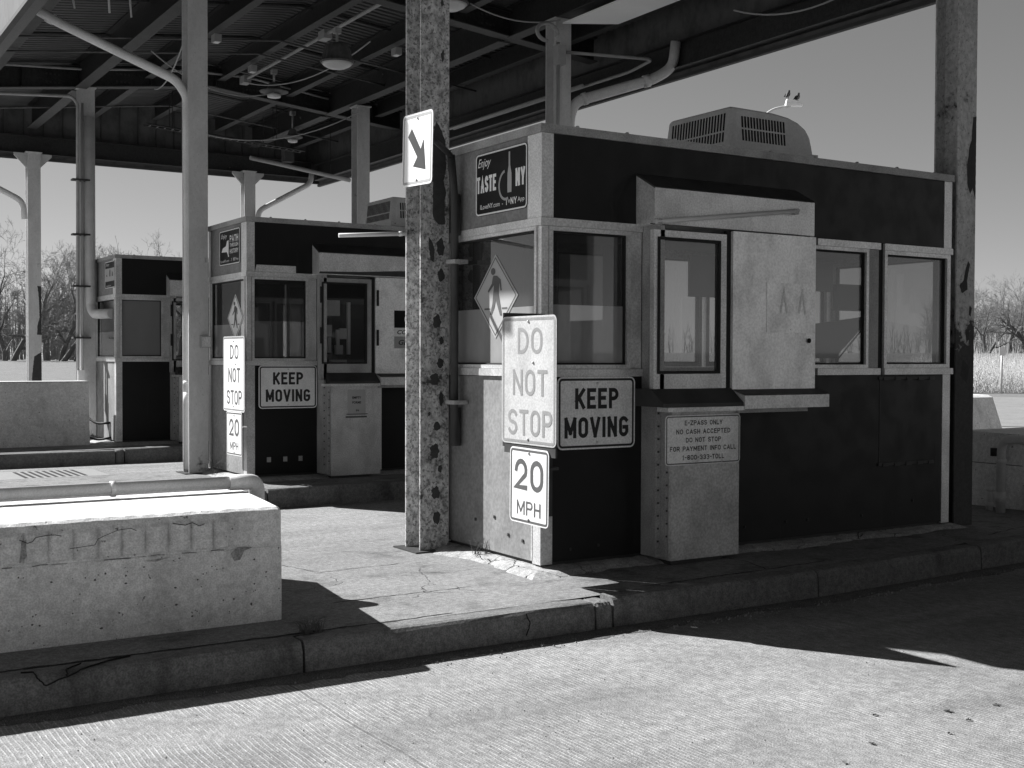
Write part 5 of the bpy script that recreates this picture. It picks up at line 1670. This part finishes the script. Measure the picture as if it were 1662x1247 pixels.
# leaves on the road
for k, (x, y, r) in enumerate(((4.904, 3.804, 0.5), (4.87, 3.662, 1.1), (4.62, 3.58, 2.0), (4.2, 3.66, 0.2), (3.9, 3.55, 2.6), (4.55, 3.95, 1.7), (5.2, 3.75, 0.9))):
    m = MB()
    s = 0.019 * random.uniform(0.7, 1.3)
    pts = [(0, -1), (.35, -.6), (.3, -.2), (.75, -.1), (.4, .3), (.3, .9), (0, 1.2), (-.3, .8), (-.45, .3), (-.8, 0), (-.35, -.25), (-.4, -.7)]
    vs = [m.b.verts.new((a * s, b * s, 0.004 + 0.012 * abs(a) * random.uniform(0.2, 1.2))) for a, b in pts]
    c = m.b.verts.new((0, 0, 0.003))
    for i in range(len(vs)):
        m.b.faces.new((vs[i], vs[(i + 1) % len(vs)], c))
    o = m.build('dead_leaf', 'leaf', None, (x, y, 0.0), r)
    tag(o, 'small curled dead leaf on the sunlit lane at the lower right', 'leaf', 'dead leaves on the lane')

# dry grass tufts
for (x, y, z, n, h, lab) in ((2.62, 6.28, 0.178, 70, 0.10, 'dry grass tuft in the kerb crack beside the concrete block'), (4.68, 7.9, 0.21, 26, 0.16, 'thin dry weed at the foot of the near booth end'),
                             (4.93, 14.9, 0.22, 30, 0.25, 'dry twigs at the foot of the middle booth end')):
    m = MB()
    for k in range(n):
        a = random.uniform(0, 2 * pi); l = h * random.uniform(0.5, 1.2); s = random.uniform(0.2, 0.9)
        b = Vector((random.uniform(-.06, .06), random.uniform(-.04, .04), 0))
        m.tube([b, b + Vector((cos(a) * s * l * .5, sin(a) * s * l * .5, l * .6)), b + Vector((cos(a) * s * l * 1.2, sin(a) * s * l * 1.2, l * (1 - s * .5)))], [0.0022, 0.0018, 0.0006], 3, cap=False)
    tag(m.build('grass_tuft', 'grasst', None, (x, y, z)), lab, 'grass')


# ------------------------------------------------------------------ trees
def tree_mesh(seed, H, lean=0.0, depth=6, nkids=(5, 4, 4, 3, 3), spread=0.75, trunks=1, min_r=0.012, droop=0.0):
    rnd = random.Random(seed)
    tr, tw = MB(), MB()

    def branch(p, d, L, r, lv):
        n = 4 if lv < 2 else 3
        pts, rs = [p.copy()], [r]
        q = p.copy(); dd = d.copy()
        for k in range(n):
            dd = (dd + Vector((rnd.gauss(0, .17), rnd.gauss(0, .17), rnd.gauss(0.0, .13)))).normalized()
            q = q + dd * (L / n)
            pts.append(q.copy()); rs.append(max(min_r, r * (1 - 0.55 * (k + 1) / n)))
        (tr if lv < 2 else tw).tube(pts, rs, 7 if lv == 0 else (5 if lv == 1 else 3), cap=False)
        if lv >= depth - 1: return
        nk = nkids[min(lv, len(nkids) - 1)]
        for k in range(nk):
            f = rnd.uniform(0.35 if lv else 0.3, 1.0) if k else 1.0
            i = min(n - 1, int(f * n)); a = f * n - i
            o = pts[i].lerp(pts[i + 1], min(1.0, a))
            az = rnd.uniform(0, 2 * pi)
            u = dd.orthogonal().normalized(); v = dd.cross(u)
            sp = spread * rnd.uniform(0.55, 1.25) * (0.45 if k == 0 else 1.0)
            nd = (dd * cos(sp) + (u * cos(az) + v * sin(az)) * sin(sp) + Vector((0, 0, 0.10 - droop * lv))).normalized()
            branch(o, nd, L * rnd.uniform(0.50, 0.78), max(min_r, rs[i] * rnd.uniform(0.5, 0.72)), lv + 1)

    for k in range(trunks):
        a = rnd.uniform(0, 2 * pi)
        d0 = Vector((cos(a) * 0.25 * (trunks > 1) + lean, sin(a) * 0.25 * (trunks > 1), 1)).normalized()
        branch(Vector((0.6 * k * cos(a) if trunks > 1 else 0, 0.6 * k * sin(a) if trunks > 1 else 0, -0.3)), d0, H * 0.36, H * 0.027 * (0.75 if trunks > 1 else 1), 0)
    mt, mw = bpy.data.meshes.new('trunk'), bpy.data.meshes.new('crown')
    tr.b.to_mesh(mt); tw.b.to_mesh(mw); tr.b.free(); tw.b.free()
    mt.materials.append(M['bark']); mw.materials.append(M['twig'])
    return mt, mw


kinds = [tree_mesh(11, 14, 0.15, 7, (4, 4, 4, 3, 3, 3), 0.85, 2, 0.009), tree_mesh(23, 14, 0.5, 7, (4, 4, 4, 3, 3, 3), 0.85, 3, 0.009), tree_mesh(37, 14, -0.25, 7, (5, 5, 4, 3, 3, 3), 0.8, 1, 0.009), tree_mesh(51, 13, 0.05, 7, (7, 4, 4, 3, 3, 3), 0.5, 1, 0.009)]
RV, FV = Vector((0.847, -0.532)), Vector((0.531, 0.847))


def at_px(px, d):
    l = (px - 831) / 1955.8 * d
    p = FV * d + RV * l
    return p.x, p.y


def plant(px, d, k, s, rot, label, group):
    x, y = at_px(px, d)
    t = thing('bare_tree', label, 'tree', (x, y, ground_h(x, y) - 0.1), rot, group)
    t.scale = (s, s, s)
    for nm, me in zip(('trunk', 'crown'), kinds[k]):
        o = bpy.data.objects.new(nm, me); COL.objects.link(o); o.parent = t


GL, GR = 'bare trees at the left', 'bare trees at the right'
plant(-70, 110, 2, 1.05, 0.4, 'spreading bare tree cut by the left picture edge, left of its neighbours', GL)
plant(20, 112, 0, 1.0, 2.2, 'leaning bare tree at the far left edge, left of the far-left column', GL)
plant(78, 116, 2, 0.98, 1.1, 'tall bare tree right behind the far-left column', GL)
plant(100, 108, 1, 1.0, -0.8, 'many-stemmed leaning bare tree between the far-left column and the conduits', GL)
plant(48, 124, 3, 1.0, 2.9, 'upright bare tree just left of the far-left column, behind its neighbours', GL)
plant(140, 126, 0, 0.95, 4.4, 'bare tree half hidden by the conduit column', GL)
plant(-15, 122, 3, 0.9, 5.2, 'upright bare tree at the left picture edge, in the second row', GL)
plant(182, 122, 3, 1.12, 0.9, 'bare tree top above the farthest booth roof, left one', GL)
plant(232, 128, 0, 1.05, 3.0, 'bare tree top above the farthest booth roof, right one', GL)
plant(292, 125, 2, 1.0, 4.0, 'bare tree mostly hidden by the plain grey column', GL)
plant(1572, 130, 3, 0.78, 0.2, 'slim bare tree just right of the peeling column', GR)
plant(1602, 122, 0, 0.62, 1.9, 'low spreading bare tree behind the marker post, left side', GR)
plant(1638, 132, 3, 0.86, 2.7, 'tallest slim bare tree at the right edge', GR)
plant(1665, 126, 3, 0.78, 5.0, 'slim bare tree cut by the right picture edge', GR)
plant(1690, 128, 2, 0.6, 4.0, 'bare tree just beyond the right picture edge', GR)

# far woods: one mass of thin stems
mb = MB()
rw = random.Random(5)
def wood(px0, px1, n, d0, d1, h0, h1):
    for k in range(n):
        d = rw.uniform(d0, d1)
        x, y = at_px(rw.uniform(px0, px1), d)
        z = ground_h(x, y)
        h = rw.uniform(h0, h1)
        top = Vector((x + rw.gauss(0, .6), y + rw.gauss(0, .6), z + h))
        base = Vector((x, y, z - 0.2))
        mb.tube([base, base.lerp(top, .5) + Vector((rw.gauss(0, .2), rw.gauss(0, .2), 0)), top], [0.09, 0.06, 0.015], 3, cap=False)
        for q in range(14):
            f = rw.uniform(0.12, 0.98)
            p = base.lerp(top, f)
            a = rw.uniform(0, 2 * pi); l = h * rw.uniform(0.12, 0.3) * (1.15 - f)
            e = p + Vector((cos(a) * l, sin(a) * l, l * rw.uniform(0.0, 1.1)))
            mb.tube([p, e], [0.022, 0.007], 3, cap=False)
            for w_ in range(3):
                o = p.lerp(e, rw.uniform(0.3, 1)); a2 = a + rw.gauss(0, .9); l2 = l * rw.uniform(.3, .7)
                mb.tube([o, o + Vector((cos(a2) * l2, sin(a2) * l2, l2 * rw.uniform(-.3, 1.1)))], [0.010, 0.006], 3, cap=False)
wood(-260, 420, 800, 135, 180, 5, 8.5)
wood(420, 700, 150, 150, 190, 4.5, 7)
wood(1000, 1500, 160, 170, 210, 3, 5)
wood(1500, 1950, 460, 150, 200, 5, 9)
tag(mb.build('far_woods', 'wood', recalc=False), 'distant mass of bare woodland along the horizon', 'woods', kind='stuff')
# low brush in front of the right-hand woods
mb = MB()
def brush(px0, px1, n, d0, d1, h0, h1, r):
    for k in range(n):
        d = rw.uniform(d0, d1)
        x, y = at_px(rw.uniform(px0, px1), d)
        z = ground_h(x, y)
        h = rw.uniform(h0, h1)
        e = Vector((x + rw.gauss(0, .16) * h, y + rw.gauss(0, .16) * h, z + h))
        mb.tube([(x, y, z), Vector((x, y, z)).lerp(e, .55) + Vector((rw.gauss(0, .05), rw.gauss(0, .05), 0)), e], [r, r * .8, r * .25], 3, cap=False)
brush(1480, 1760, 3600, 60.5, 69, 0.7, 1.75, 0.013)
brush(1480, 1760, 2500, 68, 92, 0.3, 0.9, 0.016)
tag(mb.build('reed_bed', 'reed', recalc=False), 'pale dry reeds filling the strip beyond the far pavement at the right', 'reeds', kind='stuff')

# marker post and street lamp
x, y = at_px(1626, 60)
t = thing('marker_post', 'thin pale post with a small plate before the reeds at the right', 'post', (x, y, 0))
m = MB(); m.tube([(0, 0, 0), (0, 0, 2.25)], 0.055, 6); m.build('post', 'galv', t)
m = MB(); m.box(-0.16, 0.16, -0.01, 0.01, 0, 0.42); o = m.build('plate', 'signwhite', t, (-0.04, -0.06, 1.88), -0.55)
x, y = at_px(1282, 48)
t = thing('street_lamp', 'bright lamp head on an arm, peeking over the rooftop air conditioner', 'street lamp', (x, y, 0))
t.rotation_euler = (0, 0, atan2(-0.532, 0.847))
m = MB(); m.tube(arc([(-2.4, 0.3, 0), (-2.4, 0.3, 9.6), (-0.9, 0.0, 11.55), (-0.05, 0, 11.72)], 1.2), [0.09] * 4 + [0.06] * 12 if False else 0.055, 8); m.build('pole', 'galv', t)
m = MB(); m.box(-0.25, 0.42, -0.14, 0.14, 11.70, 11.80); m.prism([(-0.25, 11.80), (-0.2, 11.98), (0.1, 11.92), (0.42, 11.80)], lambda a, b, c: (a, -0.12 + c, b), 0.24); m.build('lamp_head', 'signnew', t, bevel=0.02)
for k, (bx, lab) in enumerate(((-0.16, 'left one of two dark birds perched on the street lamp'), (0.22, 'right one of two dark birds perched on the street lamp'))):
    wx, wy = x + 0.847 * bx, y - 0.532 * bx
    tb = thing('bird', lab, 'bird', (wx, wy, 11.98 - 0.10 * k), 0.4, 'birds on the lamp')
    m = MB()
    m.tube([(-0.20, 0, 0.04), (-0.10, 0, 0.10), (0.0, 0, 0.17), (0.07, 0, 0.25), (0.10, 0, 0.33), (0.15, 0, 0.345), (0.20, 0, 0.335)], [0.012, 0.05, 0.085, 0.075, 0.05, 0.042, 0.008], 9)
    m.build('body', 'darksteel', tb)
    m = MB(); m.tube([(-0.02, 0.03, 0.10), (-0.01, 0.03, -0.01)], 0.012, 5); m.tube([(-0.02, -0.03, 0.10), (-0.01, -0.03, -0.01)], 0.012, 5); m.build('leg', 'darksteel', tb)
    m = MB(); m.prism([(-0.22, 0.05), (-0.02, 0.10), (0.06, 0.22), (0.0, 0.24), (-0.1, 0.16)], lambda a, b, c: (a, 0.075 + c, b), 0.012); m.prism([(-0.22, 0.05), (-0.02, 0.10), (0.06, 0.22), (0.0, 0.24), (-0.1, 0.16)], lambda a, b, c: (a, -0.087 + c, b), 0.012); m.build('wing', 'darksteel', tb)
